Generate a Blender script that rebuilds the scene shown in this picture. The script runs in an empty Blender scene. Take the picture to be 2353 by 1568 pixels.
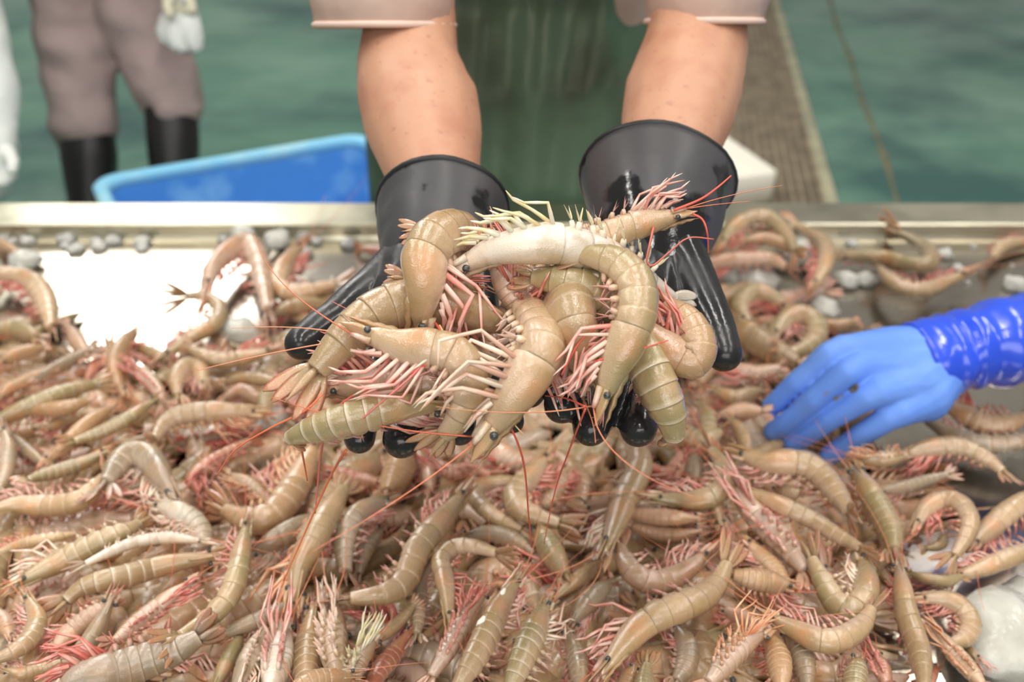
import bpy, bmesh, math, random
import numpy as np
from mathutils import Vector, Matrix, noise

rnd = random.Random(7)
SC = bpy.context.scene
COL = SC.collection

# ------------------------------------------------------------------ camera, world, lights, exposure
W, H = 2353.0, 1568.0
FPX = 2288.0
PITCH = math.radians(31.5)
CAM = Vector((0, 0, 1.45))
cd = bpy.data.cameras.new('camera')
cam = bpy.data.objects.new('camera', cd)
COL.objects.link(cam)
cam.location = CAM
cam.rotation_euler = (math.pi / 2 - PITCH, 0, 0)
cd.sensor_width = 36.0
cd.lens = FPX * 36.0 / W
cd.clip_start = 0.02
cd.clip_end = 60
cd.dof.use_dof = True
cd.dof.focus_distance = 0.65
cd.dof.aperture_fstop = 5.2
cd.dof.aperture_blades = 0
SC.camera = cam

world = bpy.data.worlds.new('world')
SC.world = world
world.use_nodes = True
wb = world.node_tree.nodes['Background']
wb.inputs[0].default_value = (1.0, 0.97, 0.93, 1)
wb.inputs[1].default_value = 0.28

def area(name, loc, target, sx, sy, power, color):
    l = bpy.data.lights.new(name, 'AREA')
    l.shape = 'RECTANGLE'
    l.size, l.size_y = sx, sy
    l.energy = power
    l.color = color
    o = bpy.data.objects.new(name, l)
    o.location = loc
    o.rotation_euler = (Vector(target) - Vector(loc)).to_track_quat('-Z', 'Y').to_euler()
    COL.objects.link(o)
    return o

# rows of hall lamps overhead, and the tall bright opening far behind on the left
for lx in (-1.9, 0.1, 2.1):
    for ly in (-1.1, 0.9, 2.7):
        area('hall_lamp', (lx, ly, 3.9), (lx, ly, 0), 0.14, 1.5, 29.5, (1.0, 0.955, 0.90))
area('daylight_opening', (-2.95, 7.3, 4.45), (-0.5, 1.0, 0.8), 1.7, 1.9, 140, (1.0, 0.965, 0.93))
area('front_fill', (0.3, -5.2, 3.3), (0, 1.0, 0.9), 5.0, 2.2, 150, (1.0, 0.97, 0.94))  # fill light added behind the camera to brighten sleeves, cuffs and apron

SC.view_settings.view_transform = 'Standard'
SC.view_settings.look = 'None'
SC.view_settings.exposure = 0.0
SC.view_settings.gamma = 1.0
SC.view_settings.use_curve_mapping = False
SC.cycles.max_bounces = 8
SC.cycles.caustics_reflective = False
SC.cycles.caustics_refractive = False

# ------------------------------------------------------------------ helpers
FWD = Vector((0, math.cos(PITCH), -math.sin(PITCH)))
UP = Vector((0, math.sin(PITCH), math.cos(PITCH)))
RIGHT = Vector((1, 0, 0))

def at(x, y, d):
    """the point of the hall measured at photo pixel x,y and depth d metres"""
    return CAM + FWD * d + RIGHT * ((x - W / 2) / FPX * d) + UP * ((H / 2 - y) / FPX * d)

def on_z(x, y, z):
    """the point of the horizontal plane at height z seen at photo pixel x,y"""
    r = FWD + RIGHT * ((x - W / 2) / FPX) + UP * ((H / 2 - y) / FPX)
    return CAM + r * ((z - CAM.z) / r.z)

def lin(c):
    def f(v):
        v /= 255.0
        return v / 12.92 if v <= 0.04045 else ((v + 0.055) / 1.055) ** 2.4
    return tuple(f(v) for v in c)

def rgba(c):
    return lin(c) + (1.0,)

def tag(o, label=None, cat=None, group=None, kind=None):
    if label: o['label'] = label
    if cat: o['category'] = cat
    if group: o['group'] = group
    if kind: o['kind'] = kind
    return o

def empty(name, loc, label=None, cat=None, group=None):
    o = bpy.data.objects.new(name, None)
    o.empty_display_size = 0.02
    o.location = loc
    COL.objects.link(o)
    return tag(o, label, cat, group)

ROOTLOC = {}

class MB:
    """collects vertices in world space; build() links them as one mesh object"""
    def __init__(s):
        s.v, s.f, s.c = [], [], []
    def add(s, vs, fs, cs=None):
        n = len(s.v)
        s.v.extend(vs)
        s.f.extend([tuple(i + n for i in f) for f in fs])
        if cs is None:
            cs = [(1, 1, 1)] * len(vs)
        s.c.extend(cs)
    def box(s, lo, hi, rot=None, org=None):
        x0, y0, z0 = lo; x1, y1, z1 = hi
        vs = [Vector(p) for p in ((x0,y0,z0),(x1,y0,z0),(x1,y1,z0),(x0,y1,z0),(x0,y0,z1),(x1,y0,z1),(x1,y1,z1),(x0,y1,z1))]
        if rot is not None:
            vs = [rot @ v for v in vs]
        if org is not None:
            vs = [v + org for v in vs]
        s.add(vs, [(3,2,1,0),(4,5,6,7),(0,1,5,4),(1,2,6,5),(2,3,7,6),(3,0,4,7)])
    def build(s, name, m, parent=None, smooth=True, kind=None, bevel=0, loc=None):
        me = bpy.data.meshes.new(name)
        org = Vector(parent.location) if parent is not None and parent.type == 'EMPTY' else (ROOTLOC.get(parent.name, Vector((0,0,0))) if parent is not None else Vector(loc or (0,0,0)))
        me.from_pydata([tuple(Vector(v) - org) for v in s.v], [], s.f)
        if m is not None:
            me.materials.append(m)
        if s.c:
            a = me.color_attributes.new('Col', 'FLOAT_COLOR', 'POINT')
            arr = np.ones((len(s.v), 4), dtype=np.float32)
            arr[:, :3] = np.array(s.c, dtype=np.float32)
            a.data.foreach_set('color', arr.ravel())
        if smooth:
            me.polygons.foreach_set('use_smooth', [True] * len(me.polygons))
        o = bpy.data.objects.new(name, me)
        COL.objects.link(o)
        if parent is not None:
            o.parent = parent
            ROOTLOC[o.name] = org
        else:
            o.location = org
        if bevel:
            b = o.modifiers.new('bevel', 'BEVEL')
            b.width = bevel; b.segments = 2; b.limit_method = 'ANGLE'
        if kind:
            o['kind'] = kind
        return o

def loft(mb, rings, cols=None, cap=True, closed=True):
    """rings: list of lists of Vectors, all the same length"""
    n = len(rings[0]); vs, fs, cs = [], [], []
    for i, r in enumerate(rings):
        vs.extend(r)
        if cols: cs.extend(cols[i] if isinstance(cols[i][0], (tuple, list)) else [cols[i]] * n)
    for i in range(len(rings) - 1):
        for k in range(n if closed else n - 1):
            k2 = (k + 1) % n
            fs.append((i*n+k, i*n+k2, (i+1)*n+k2, (i+1)*n+k))
    if cap and closed:
        fs.append(tuple(range(n))[::-1])
        fs.append(tuple((len(rings)-1)*n + k for k in range(n)))
    mb.add(vs, fs, cs if cols else None)

def crom(pts, n):
    """n points evenly spaced along a smooth curve through pts"""
    P = [Vector(p) for p in pts]
    if len(P) == 2:
        return [P[0].lerp(P[1], i/(n-1)) for i in range(n)]
    E = [P[0]*2 - P[1]] + P + [P[-1]*2 - P[-2]]
    dense = []
    for i in range(1, len(E) - 2):
        a, b, c, d = E[i-1], E[i], E[i+1], E[i+2]
        for k in range(10):
            t = k / 10
            dense.append(0.5*((2*b) + (c-a)*t + (2*a-5*b+4*c-d)*t*t + (3*b-a-3*c+d)*t*t*t))
    dense.append(E[-2])
    L = [0]
    for i in range(1, len(dense)):
        L.append(L[-1] + (dense[i]-dense[i-1]).length)
    out, j = [], 0
    for i in range(n):
        s = L[-1]*i/(n-1)
        while j < len(L)-2 and L[j+1] < s: j += 1
        seg = L[j+1]-L[j]
        out.append(dense[j].lerp(dense[j+1], min(1, max(0, (s-L[j])/seg if seg > 1e-9 else 0))))
    return out

def tube(mb, pts, rad, n=5, cols=None, cap=True, ref=None):
    m = len(pts)
    if not isinstance(rad, (list, tuple)): rad = [rad]*m
    rings = []
    ref = ref or Vector((0.31, 0.52, 0.79))
    for i, p in enumerate(pts):
        t = (pts[min(i+1, m-1)] - pts[max(i-1, 0)])
        if t.length < 1e-9: t = Vector((0,0,1))
        t.normalize()
        a = ref - t*ref.dot(t)
        if a.length < 1e-4: a = Vector((1,0,0)) - t*t.x
        a.normalize(); b = t.cross(a)
        ref = a
        rings.append([p + (a*math.cos(2*math.pi*k/n) + b*math.sin(2*math.pi*k/n))*rad[i] for k in range(n)])
    loft(mb, rings, cols, cap)

def sphere(mb, c, r, nu=10, nv=7, col=None, axes=None):
    X, Y, Z = axes or (Vector((1,0,0)), Vector((0,1,0)), Vector((0,0,1)))
    if not isinstance(r, (tuple, list)): r = (r, r, r)
    rings = []
    for j in range(nv):
        ph = math.pi*(j+0.5)/nv - math.pi/2
        rings.append([c + X*(r[0]*math.cos(ph)*math.cos(2*math.pi*k/nu)) + Y*(r[1]*math.cos(ph)*math.sin(2*math.pi*k/nu)) + Z*(r[2]*math.sin(ph)) for k in range(nu)])
    loft(mb, rings, [col]*nv if col else None, True)

def capsule(mb, p0, r0, p1, r1, n=14):
    ax = p1 - p0
    L = ax.length
    if L < 1e-6: ax = Vector((0,0,1))
    ax.normalize()
    pts, rad = [], []
    for k in range(5):
        a = math.pi/2*(1 - k/5)*0.97
        pts.append(p0 - ax*(r0*math.sin(a))); rad.append(r0*math.cos(a))
    pts.append(p0); rad.append(r0)
    pts.append(p1); rad.append(r1)
    for k in range(1, 6):
        a = math.pi/2*(k/5)*0.97
        pts.append(p1 + ax*(r1*math.sin(a))); rad.append(r1*math.cos(a))
    # constant frame so that it stays manifold
    a0 = Vector((0.3,0.5,0.8)); a0 -= ax*a0.dot(ax); a0.normalize(); b0 = ax.cross(a0)
    loft(mb, [[p + (a0*math.cos(2*math.pi*i/n) + b0*math.sin(2*math.pi*i/n))*r for i in range(n)] for p, r in zip(pts, rad)])

def chain(mb, jr):
    for (a, ra), (b, rb) in zip(jr[:-1], jr[1:]):
        capsule(mb, a, ra, b, rb)

def fuse(mb, name, m, parent, voxel, smooth_it=6, adapt=0.0, displace=None):
    """joins overlapping closed shapes into one continuous surface"""
    org = Vector(parent.location)
    me = bpy.data.meshes.new(name)
    me.from_pydata([tuple(Vector(v) - org) for v in mb.v], [], mb.f)
    o = bpy.data.objects.new(name, me)
    COL.objects.link(o)
    r = o.modifiers.new('r', 'REMESH'); r.mode = 'VOXEL'; r.voxel_size = voxel; r.adaptivity = adapt
    s = o.modifiers.new('s', 'SMOOTH'); s.factor = 0.5; s.iterations = smooth_it
    dg = bpy.context.evaluated_depsgraph_get()
    ev = o.evaluated_get(dg)
    me2 = bpy.data.meshes.new_from_object(ev)
    o.modifiers.clear()
    o.data = me2
    bpy.data.meshes.remove(me)
    me2.name = name
    if displace:
        n = len(me2.vertices)
        co = np.empty(n*3, dtype=np.float32); me2.vertices.foreach_get('co', co)
        no = np.empty(n*3, dtype=np.float32); me2.vertices.foreach_get('normal', no)
        co = co.reshape(-1,3); no = no.reshape(-1,3)
        off = np.array([displace(Vector(c) + org) for c in co], dtype=np.float32)
        me2.vertices.foreach_set('co', (co + no*off[:,None]).ravel())
    me2.materials.clear()
    me2.materials.append(m)
    me2.polygons.foreach_set('use_smooth', [True]*len(me2.polygons))
    o.parent = parent
    ROOTLOC[o.name] = org
    return o

# ------------------------------------------------------------------ materials
def mat(name, color=(200,200,200), rough=0.5, metal=0.0, spec=0.5, coat=0.0, sss=0.0, sss_r=(1,.4,.25), sss_s=0.01,
        trans=0.0, ior=1.45, var=None, rvar=None, bump=None, attr=False, objrand=0.0, coord='Object', alpha=None, coat_rough=0.08):
    """var: (colour2, scale, low, high); rvar: (rough2, scale, low, high); bump: list of (scale, distance)"""
    m = bpy.data.materials.new(name)
    m.use_nodes = True
    nt = m.node_tree; N = nt.nodes; L = nt.links
    b = N['Principled BSDF']
    b.inputs['Base Color'].default_value = rgba(color)
    b.inputs['Roughness'].default_value = rough
    b.inputs['Metallic'].default_value = metal
    b.inputs['Specular IOR Level'].default_value = spec
    b.inputs['Coat Weight'].default_value = coat
    b.inputs['Coat Roughness'].default_value = coat_rough
    b.inputs['Subsurface Weight'].default_value = sss
    b.inputs['Subsurface Radius'].default_value = sss_r
    b.inputs['Subsurface Scale'].default_value = sss_s
    b.inputs['Transmission Weight'].default_value = trans
    b.inputs['IOR'].default_value = ior
    tc = N.new('ShaderNodeTexCoord')
    vec = tc.outputs[coord]
    def ns(scale, detail=4):
        n = N.new('ShaderNodeTexNoise')
        n.inputs['Scale'].default_value = scale
        n.inputs['Detail'].default_value = detail
        L.new(vec, n.inputs['Vector'])
        return n
    def rng(src, lo, hi, a, c):
        r = N.new('ShaderNodeMapRange')
        r.inputs[1].default_value = lo; r.inputs[2].default_value = hi
        r.inputs[3].default_value = a; r.inputs[4].default_value = c
        L.new(src, r.inputs[0])
        return r.outputs[0]
    def mix(fac, a, c, mode='MIX'):
        x = N.new('ShaderNodeMix'); x.data_type = 'RGBA'; x.blend_type = mode
        for s, v in ((0, fac), (6, a), (7, c)):
            if isinstance(v, (int, float)): x.inputs[s].default_value = v
            elif isinstance(v, tuple): x.inputs[s].default_value = v
            else: L.new(v, x.inputs[s])
        return x.outputs[2]
    col = None
    if attr:
        a = N.new('ShaderNodeVertexColor'); a.layer_name = 'Col'
        col = a.outputs[0]
    if var:
        for (c2, sc, lo, hi) in (var if isinstance(var, list) else [var]):
            f = rng(ns(sc).outputs[0], lo, hi, 0, 1)
            col = mix(f, col if col is not None else rgba(color), rgba(c2))
    if objrand:
        oi = N.new('ShaderNodeObjectInfo')
        h = N.new('ShaderNodeHueSaturation')
        L.new(rng(oi.outputs['Random'], 0, 1, 1-objrand, 1+objrand), h.inputs['Value'])
        L.new(col, h.inputs['Color'])
        col = h.outputs[0]
    if col is not None:
        L.new(col, b.inputs['Base Color'])
    if rvar:
        r2, sc, lo, hi = rvar
        L.new(rng(ns(sc).outputs[0], lo, hi, rough, r2), b.inputs['Roughness'])
    if bump:
        prev = None
        for sc, dist in bump:
            bn = N.new('ShaderNodeBump'); bn.inputs['Strength'].default_value = 1.0
            bn.inputs['Distance'].default_value = dist
            L.new(ns(sc, 3).outputs[0], bn.inputs['Height'])
            if prev: L.new(prev, bn.inputs['Normal'])
            prev = bn.outputs[0]
        L.new(prev, b.inputs['Normal'])
        L.new(prev, b.inputs['Coat Normal'])
    return m

M = {}
M['floor'] = mat('green_floor', (82,126,107), 0.34, spec=0.5, var=[((112,150,130), 1.1, .42, .62), ((48,90,84), 0.9, .50, .64)], rvar=(0.10, 1.7, .44, .58), bump=[(9, .0015), (60, .0003)])
M['joint'] = mat('rusty_joint', (118,112,84), 0.6, var=((90,100,80), 8, .4, .6))
M['steel'] = mat('brushed_steel', (208,200,184), 0.20, metal=1.0, var=((186,178,164), 5, .4, .65), rvar=(0.33, 9, .45, .68), bump=[(25, .0002), (220, .00004)])
M['steel_rim'] = mat('steel_rim', (202,198,176), 0.26, metal=1.0, rvar=(0.42, 7, .4, .65), bump=[(30, .0002)])
M['grate'] = mat('grate_bars', (150,138,116), 0.6, var=((126,114,96), 12, .4, .6))
M['pit'] = mat('drain_pit', (42,38,32), 0.8)
M['strip'] = mat('drain_kerb', (172,168,140), 0.55, var=((150,148,124), 6, .4, .6))
M['skin'] = mat('skin', (196,148,120), 0.5, sss=0.14, sss_s=0.005, var=[((182,128,102), 24, .45, .72), ((204,160,134), 10, .5, .75), ((176,128,106), 130, .60, .75)], bump=[(160, .0002), (700, .00006)])
M['rubber'] = mat('black_rubber', (30,30,31), 0.16, spec=0.55, var=((46,46,47), 14, .4, .65), rvar=(0.42, 11, .46, .60), bump=[(26, .0012), (420, .00012)])
M['cuffrubber'] = mat('black_cuff_rubber', (66,66,68), 0.45, spec=0.5, var=((30,30,31), 15, .50, .54), rvar=(0.10, 15, .50, .54), bump=[(14, .003), (500, .00008)])
M['bead'] = mat('cuff_edge_rubber', (28,30,32), 0.45)
M['bluehand'] = mat('blue_glove_hand', (98,146,240), 0.55, var=[((116,162,244), 12, .4, .7), ((126,116,88), 16, .68, .70)], bump=[(90, .0003)])
M['bluecuff'] = mat('blue_glove_sleeve', (46,86,226), 0.22, coat=0.4, bump=[(9, .006)])
M['stain'] = mat('brown_stain', (120,112,84), 0.6)
M['apron'] = mat('green_apron', (98,126,102), 0.34, spec=0.6, var=[((72,86,68), 5, .48, .68)], bump=[(7, .004)])
M['shirt'] = mat('pink_shirt', (222,196,182), 0.85, bump=[(18, .004), (900, .0002)])
M['trouser'] = mat('grey_trousers', (158,140,138), 0.9, bump=[(6, .02)])
M['boot'] = mat('black_boot', (24,24,25), 0.4)
M['whitecoat'] = mat('white_coat', (222,226,220), 0.6, bump=[(8, .01)])
M['whiteglove'] = mat('grey_glove', (196,192,170), 0.6)
M['bin'] = mat('blue_bin', (76,142,214), 0.4, var=[((120,180,228), 9, .52, .68)], rvar=(.25, 6, .4, .6))
M['binrim'] = mat('worn_blue_rim', (122,190,222), 0.5, var=((150,200,215), 10, .45, .65))
M['foam'] = mat('white_foam', (240,236,222), 0.75, var=((228,214,186), 16, .60, .72))
M['bag'] = mat('plastic_bag', (214,220,216), 0.3, trans=0.25)
M['hair'] = mat('black_hair', (24,20,18), 0.6)
M['ice'] = mat('wet_ice', (214,214,203), 0.12, trans=0.22, ior=1.31, sss=.85, sss_r=(1,1,.95), sss_s=.03, rvar=(.3, 40, .45, .6), bump=[(38, .003), (140, .0008)])
M['shell'] = mat('prawn_shell', rough=0.24, spec=0.5, coat=1.0, coat_rough=0.05, attr=True, sss=0.20, sss_r=(1,.65,.42), sss_s=0.005, objrand=0.10, rvar=(.36, 160, .4, .6), var=[((206,166,134), 30, .48, 1.0), ((156,134,84), 75, .52, .95), ((150,118,80), 700, .66, .90)], bump=[(60, .0008), (330, .00012), (950, .00022)])
M['limb'] = mat('prawn_limb', rough=0.28, spec=0.5, coat=0.5, attr=True, sss=0.30, sss_r=(1,.5,.4), sss_s=0.003, objrand=0.10, bump=[(500, .0002)])
M['eye'] = mat('prawn_eye', (46,48,50), 0.15, coat=0.6, var=((92,94,92), 500, .42, .70))
M['feeler'] = mat('prawn_feeler', (222,116,92), 0.4, attr=True)
# ------------------------------------------------------------------ setting: floor, joint
mb = MB(); mb.box((-7, -2.5, -0.06), (8, 14, 0.0)); floor_ob = tag(mb.build('floor', M['floor'], smooth=False), 'wet green painted hall floor', None, None, 'structure')
j0, j1 = on_z(1905, 0, 0), on_z(2065, 465, 0)
jd = (j1 - j0).normalized(); jn = Vector((jd.y, -jd.x, 0))
mb = MB()
A, B_ = j0 - jd*2.5, j1 + jd*2.2
prev = []
vs = []; n = 40
for i in range(n+1):
    p = A.lerp(B_, i/n); wv = 0.011 + 0.004*math.sin(i*1.7)
    p = p + jn*0.006*math.sin(i*0.9)
    vs += [p - jn*wv + Vector((0,0,.0006)), p + jn*wv + Vector((0,0,.0006)), p - jn*wv*0.6 + Vector((0,0,.004)), p + jn*wv*0.6 + Vector((0,0,.004))]
fs = []
for i in range(n):
    a, b = i*4, i*4+4
    fs += [(a, a+2, b+2, b), (a+2, a+3, b+3, b+2), (a+3, a+1, b+1, b+3)]
mb.add(vs, fs)
mb.build('floor_joint', M['joint'], floor_ob)

# ------------------------------------------------------------------ drain with its grating
g0, g1 = on_z(1772, 0, 0.0), on_z(1893, 462, 0.0)
gd = (g0 - g1).normalized(); gn = Vector((-gd.y, gd.x, 0))      # gn points to the left
if gn.x > 0: gn = -gn
gs = g1 - gd*1.6
GL, GW = 11.0, 0.50
dr = empty('floor_drain', gs, 'long floor drain with a brown mesh grating beside pale kerb strips', 'drain')
def gp(a, b, z): return gs + gd*a + gn*b + Vector((0,0,z))
def bar(mb, a0, a1, b0, b1, z0, z1):
    vs = [gp(a,b,z) for z in (z0,z1) for a,b in ((a0,b0),(a1,b0),(a1,b1),(a0,b1))]
    mb.add(vs, [(3,2,1,0),(4,5,6,7),(0,1,5,4),(1,2,6,5),(2,3,7,6),(3,0,4,7)])
for k, b0 in enumerate((0.0, GW + 0.045)):
    mb = MB(); bar(mb, 0, GL, b0 - 0.045, b0, 0.0, 0.016); mb.build('kerb_strip', M['strip'], dr, smooth=False, bevel=.003)
mb = MB(); bar(mb, 0, GL, 0, GW, 0.0005, 0.0025); mb.build('drain_channel', M['pit'], dr, smooth=False)
mb = MB()
nb = 15
for i in range(nb):
    b = 0.008 + i*(GW-0.016)/(nb-1); bar(mb, 0, GL, b-.006, b+.006, .004, .013)
for i in range(int(GL/0.034)):
    a = 0.01 + i*0.034; bar(mb, a-.0055, a+.0055, 0, GW, .004, .0115)
mb.build('grating', M['grate'], dr, smooth=False, kind='stuff')

# ------------------------------------------------------------------ steel sorting table
TZ = 0.75
RIMZ = TZ + 0.028
YW, YF, YB = 1.452, 1.456, 1.541
XT, Y0 = 1.0, 0.28
table = empty('sorting_table', (0, 0.85, 0), 'long stainless steel sorting table with a flat raised rim, heaped with prawns', 'table')
mb = MB(); mb.box((-XT, Y0, TZ-.012), (XT, YW+.004, TZ)); mb.build('table_bed', M['steel'], table, smooth=False)
def lip(name, pts_in, pts_out, m):
    pass
mb = MB()
vs, fs = [], []
prof = [(YW, TZ-.004), (YW+.004, TZ+.006), (YF, RIMZ-.003), (YF+.003, RIMZ), (YB-.004, RIMZ), (YB, RIMZ-.004), (YB, RIMZ-.05), (YB-.003, RIMZ-.05), (YB-.003, RIMZ-.006), (YF+.004, RIMZ-.004), (YW+.006, TZ-.012)]
for x in (-XT-.09, XT+.09):
    vs += [Vector((x, y, z)) for y, z in prof]
n = len(prof)
fs = [(i, (i+1)%n, (i+1)%n+n, i+n) for i in range(n)] + [tuple(range(n))[::-1], tuple(range(n, 2*n))]
mb.add(vs, fs); mb.build('far_rim', M['steel_rim'], table, smooth=False)
for sx in (-1, 1):
    mb = MB()
    prof2 = [(XT-.002, TZ-.004), (XT+.012, RIMZ), (XT+.088, RIMZ), (XT+.09, RIMZ-.05), (XT+.086, RIMZ-.05), (XT+.084, RIMZ-.005), (XT+.014, RIMZ-.005), (XT, TZ-.012)]
    n = len(prof2)
    vs = [Vector((sx*x, y, z)) for y in (Y0-.02, YF) for x, z in prof2]
    fs = [(i, (i+1)%n, (i+1)%n+n, i+n) for i in range(n)] + [tuple(range(n))[::-1], tuple(range(n, 2*n))]
    mb.add(vs, fs); mb.build('side_rim', M['steel_rim'], table, smooth=False)
mb = MB(); mb.box((-XT-.09, Y0-.09, RIMZ-.004), (XT+.09, Y0-.012, RIMZ)); mb.box((-XT-.09, Y0-.016, TZ-.012), (XT+.09, Y0, RIMZ)); mb.build('near_rim', M['steel_rim'], table, smooth=False)
for x in (-.92, .92):
    for y in (.36, 1.26):
        mb = MB(); mb.box((x-.02, y-.02, 0), (x+.02, y+.02, TZ-.012)); mb.build('leg', M['steel_rim'], table, smooth=False)

# ------------------------------------------------------------------ blue fish bin behind the table
BZ = 0.60
q1, q2 = on_z(205, 408, BZ), on_z(838, 302, BZ)
ex = (q2 - q1); BL = ex.length; ex.normalize(); ey = Vector((ex.y, -ex.x, 0))      # ey towards the camera
if ey.y > 0: ey = -ey
BWd = 0.60
binr = empty('fish_bin', (q1 + q2)*0.5 + ey*BWd*0.5 - Vector((0,0,BZ)), 'open blue plastic fish bin with a worn pale rim behind the table', 'bin')
def rrect(z, inset, rad, n=6):
    pts = []
    for cx, cy, a0 in ((BL-inset-rad, BWd-inset-rad, 0), (inset+rad, BWd-inset-rad, 90), (inset+rad, inset+rad, 180), (BL-inset-rad, inset+rad, 270)):
        for k in range(n+1):
            a = math.radians(a0 + 90*k/n)
            u, v = cx + rad*math.cos(a), cy + rad*math.sin(a)
            pts.append(q1 + ex*u + ey*v + Vector((0,0,z-BZ)))
    return pts
mb = MB()
loft(mb, [rrect(.012, .09, .05), rrect(.012,.075,.06), rrect(BZ-.03, .022, .05), rrect(BZ-.004, .018, .05), rrect(BZ-.004, .026, .045), rrect(BZ-.03, .032, .045), rrect(.03, .085, .05)], cap=True)
mb.build('bin_body', M['bin'], binr)
mb = MB()
loft(mb, [rrect(BZ-.03, .012, .055), rrect(BZ-.026, .0, .06), rrect(BZ-.006, -.002, .06), rrect(BZ+.002, .006, .055), rrect(BZ+.002, .024, .045), rrect(BZ-.006, .030, .045), rrect(BZ-.03, .031, .045), rrect(BZ-.03, .012, .055)], cap=False)
mb.build('bin_rim', M['binrim'], binr)
mb = MB(); loft(mb, [rrect(0.0, .10, .05), rrect(.02, .085, .05)]); mb.build('bin_foot', M['bin'], binr)

# ------------------------------------------------------------------ white foam tray on the grating
FZ = 0.13
c0 = on_z(1792, 395, FZ); c1 = on_z(1640, 290, FZ)
fx = (c1 - c0); FL = fx.length; fx.normalize(); fy = Vector((-fx.y, fx.x, 0))
if fy.x > 0: fy = -fy
FWd = 0.34
foam = empty('foam_tray', c0 + fx*FL*.5 + fy*FWd*.5 - Vector((0,0,FZ)), 'shallow white foam tray lying on the drain grating behind the right glove', 'tray')
def fr_(z, ins, rad, n=4):
    pts = []
    for cx, cy, a0 in ((FL-ins-rad, FWd-ins-rad, 0), (ins+rad, FWd-ins-rad, 90), (ins+rad, ins+rad, 180), (FL-ins-rad, ins+rad, 270)):
        for k in range(n+1):
            a = math.radians(a0 + 90*k/n)
            pts.append(c0 + fx*(cx+rad*math.cos(a)) + fy*(cy+rad*math.sin(a)) + Vector((0,0,z-FZ)))
    return pts
mb = MB(); loft(mb, [fr_(.0135, .012, .02), fr_(.02, .006, .024), fr_(FZ-.006, 0, .028), fr_(FZ, .005, .025), fr_(FZ, .028, .014), fr_(FZ-.004, .033, .012), fr_(FZ-.05, .038, .012)], cap=True)
mb.build('tray_body', M['foam'], foam)
mb = MB(); loft(mb, [fr_(FZ-.0505, .05, .012), fr_(FZ-.046, .055, .012)]); mb.build('tray_floor_pad', M['foam'], foam)

# ------------------------------------------------------------------ people
V = Vector
def jl(l):
    """list of (x, y, depth, radius) -> joints"""
    return [(at(x, y, d), r) for x, y, d, r in l]

def ring_tube(mb, rings, n=28, wob=0.0, seed=0.0):
    """rings: (centre, lateral axis, second axis, radius lateral, radius second)"""
    out = []
    for i, (c, a, b, ra, rb) in enumerate(rings):
        out.append([c + (a*math.cos(2*math.pi*k/n)*ra + b*math.sin(2*math.pi*k/n)*rb) * (1 + wob*noise.noise(V((math.cos(2*math.pi*k/n)*1.6, math.sin(2*math.pi*k/n)*1.6, i*0.35 + seed)))) for k in range(n)])
    loft(mb, out, cap=False)
    return out

def solid(o, t):
    s = o.modifiers.new('t', 'SOLIDIFY'); s.thickness = t; s.offset = -1
    return o

def head(mb, c, fwd, up):
    """skull with jaw, nose, ears and brow, facing fwd"""
    side = fwd.cross(up)
    sphere(mb, c + up*.03 - fwd*.01, (.075, .095, .11), 18, 12, axes=(side, fwd, up))
    sphere(mb, c - up*.045 + fwd*.03, (.058, .062, .075), 16, 10, axes=(side, fwd, up))
    capsule(mb, c + fwd*.088 + up*.012, .010, c + fwd*.108 - up*.022, .014)
    capsule(mb, c + fwd*.082 - up*.06 - side*.018, .009, c + fwd*.082 - up*.06 + side*.018, .009)
    capsule(mb, c + fwd*.078 + up*.03 - side*.04, .012, c + fwd*.078 + up*.03 + side*.04, .012)
    for s in (-1, 1):
        sphere(mb, c + side*(.076*s) - fwd*.01, (.012, .022, .034), 10, 7, axes=(side, fwd, up))

def person(name_label, root, sh, el, wr, hip, knee, foot, neck, headc, face, skin_m, rr=1.0, upper=None):
    pass

# ---- the worker holding the prawns
worker = empty('person', (0.06, 1.72, 0), 'person in green apron and short pink-beige sleeves holding out prawns in black gloves', 'person')
armL = jl([(943,55,.948,.0445), (938,150,.930,.0485), (950,205,.915,.0530), (970,280,.893,.0535), (985,340,.873,.0475), (1000,410,.85,.0400), (1006,500,.815,.033), (1006,560,.795,.031)])
armR = jl([(1605,45,.950,.0465), (1596,120,.935,.0500), (1573,200,.912,.0530), (1557,262,.893,.0510), (1540,325,.870,.0450), (1520,400,.845,.038), (1500,480,.81,.033), (1495,530,.795,.031)])
shL, shR = V((-.135, 1.09, 1.49)), V((.245, 1.09, 1.49))
mb = MB()
for arm, sh in ((armL, shL), (armR, shR)):
    chain(mb, arm)
    e = arm[0][0]
    chain(mb, [(e, .045), (e.lerp(sh, .35) + V((0,.0,.004)), .047), (sh, .055)])
# muscle and elbow detail
for a, b in (((880,190,.905),(905,300,.880)), ((1040,220,.90),(1060,310,.88))):
    capsule(mb, at(*a), .024, at(*b), .02)
for a, b in (((1640,140,.915),(1610,250,.885)), ((1500,200,.90),(1480,280,.885))):
    capsule(mb, at(*a), .026, at(*b), .02)
chain(mb, [(shL, .06), (V((.055,1.18,1.48)), .085), (shR, .06)])
chain(mb, [(V((.055,1.26,1.43)), .09), (V((.055,1.45,1.28)), .095), (V((.055,1.68,1.08)), .10), (V((.055,1.74,.92)), .12)])
for s in (-1, 1):
    chain(mb, [(V((.055+.09*s,1.72,.90)), .085), (V((.055+.11*s,1.72,.50)), .055), (V((.055+.12*s,1.76,.08)), .04)])
chain(mb, [(V((.055,1.17,1.49)), .055), (V((.055,1.09,1.57)), .052)])
head(mb, V((.055,1.03,1.63)), V((0,-.80,-.60)), V((0,-.60,.80)))
fuse(mb, 'body', M['skin'], worker, .0055, 7)
mb = MB()
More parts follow.
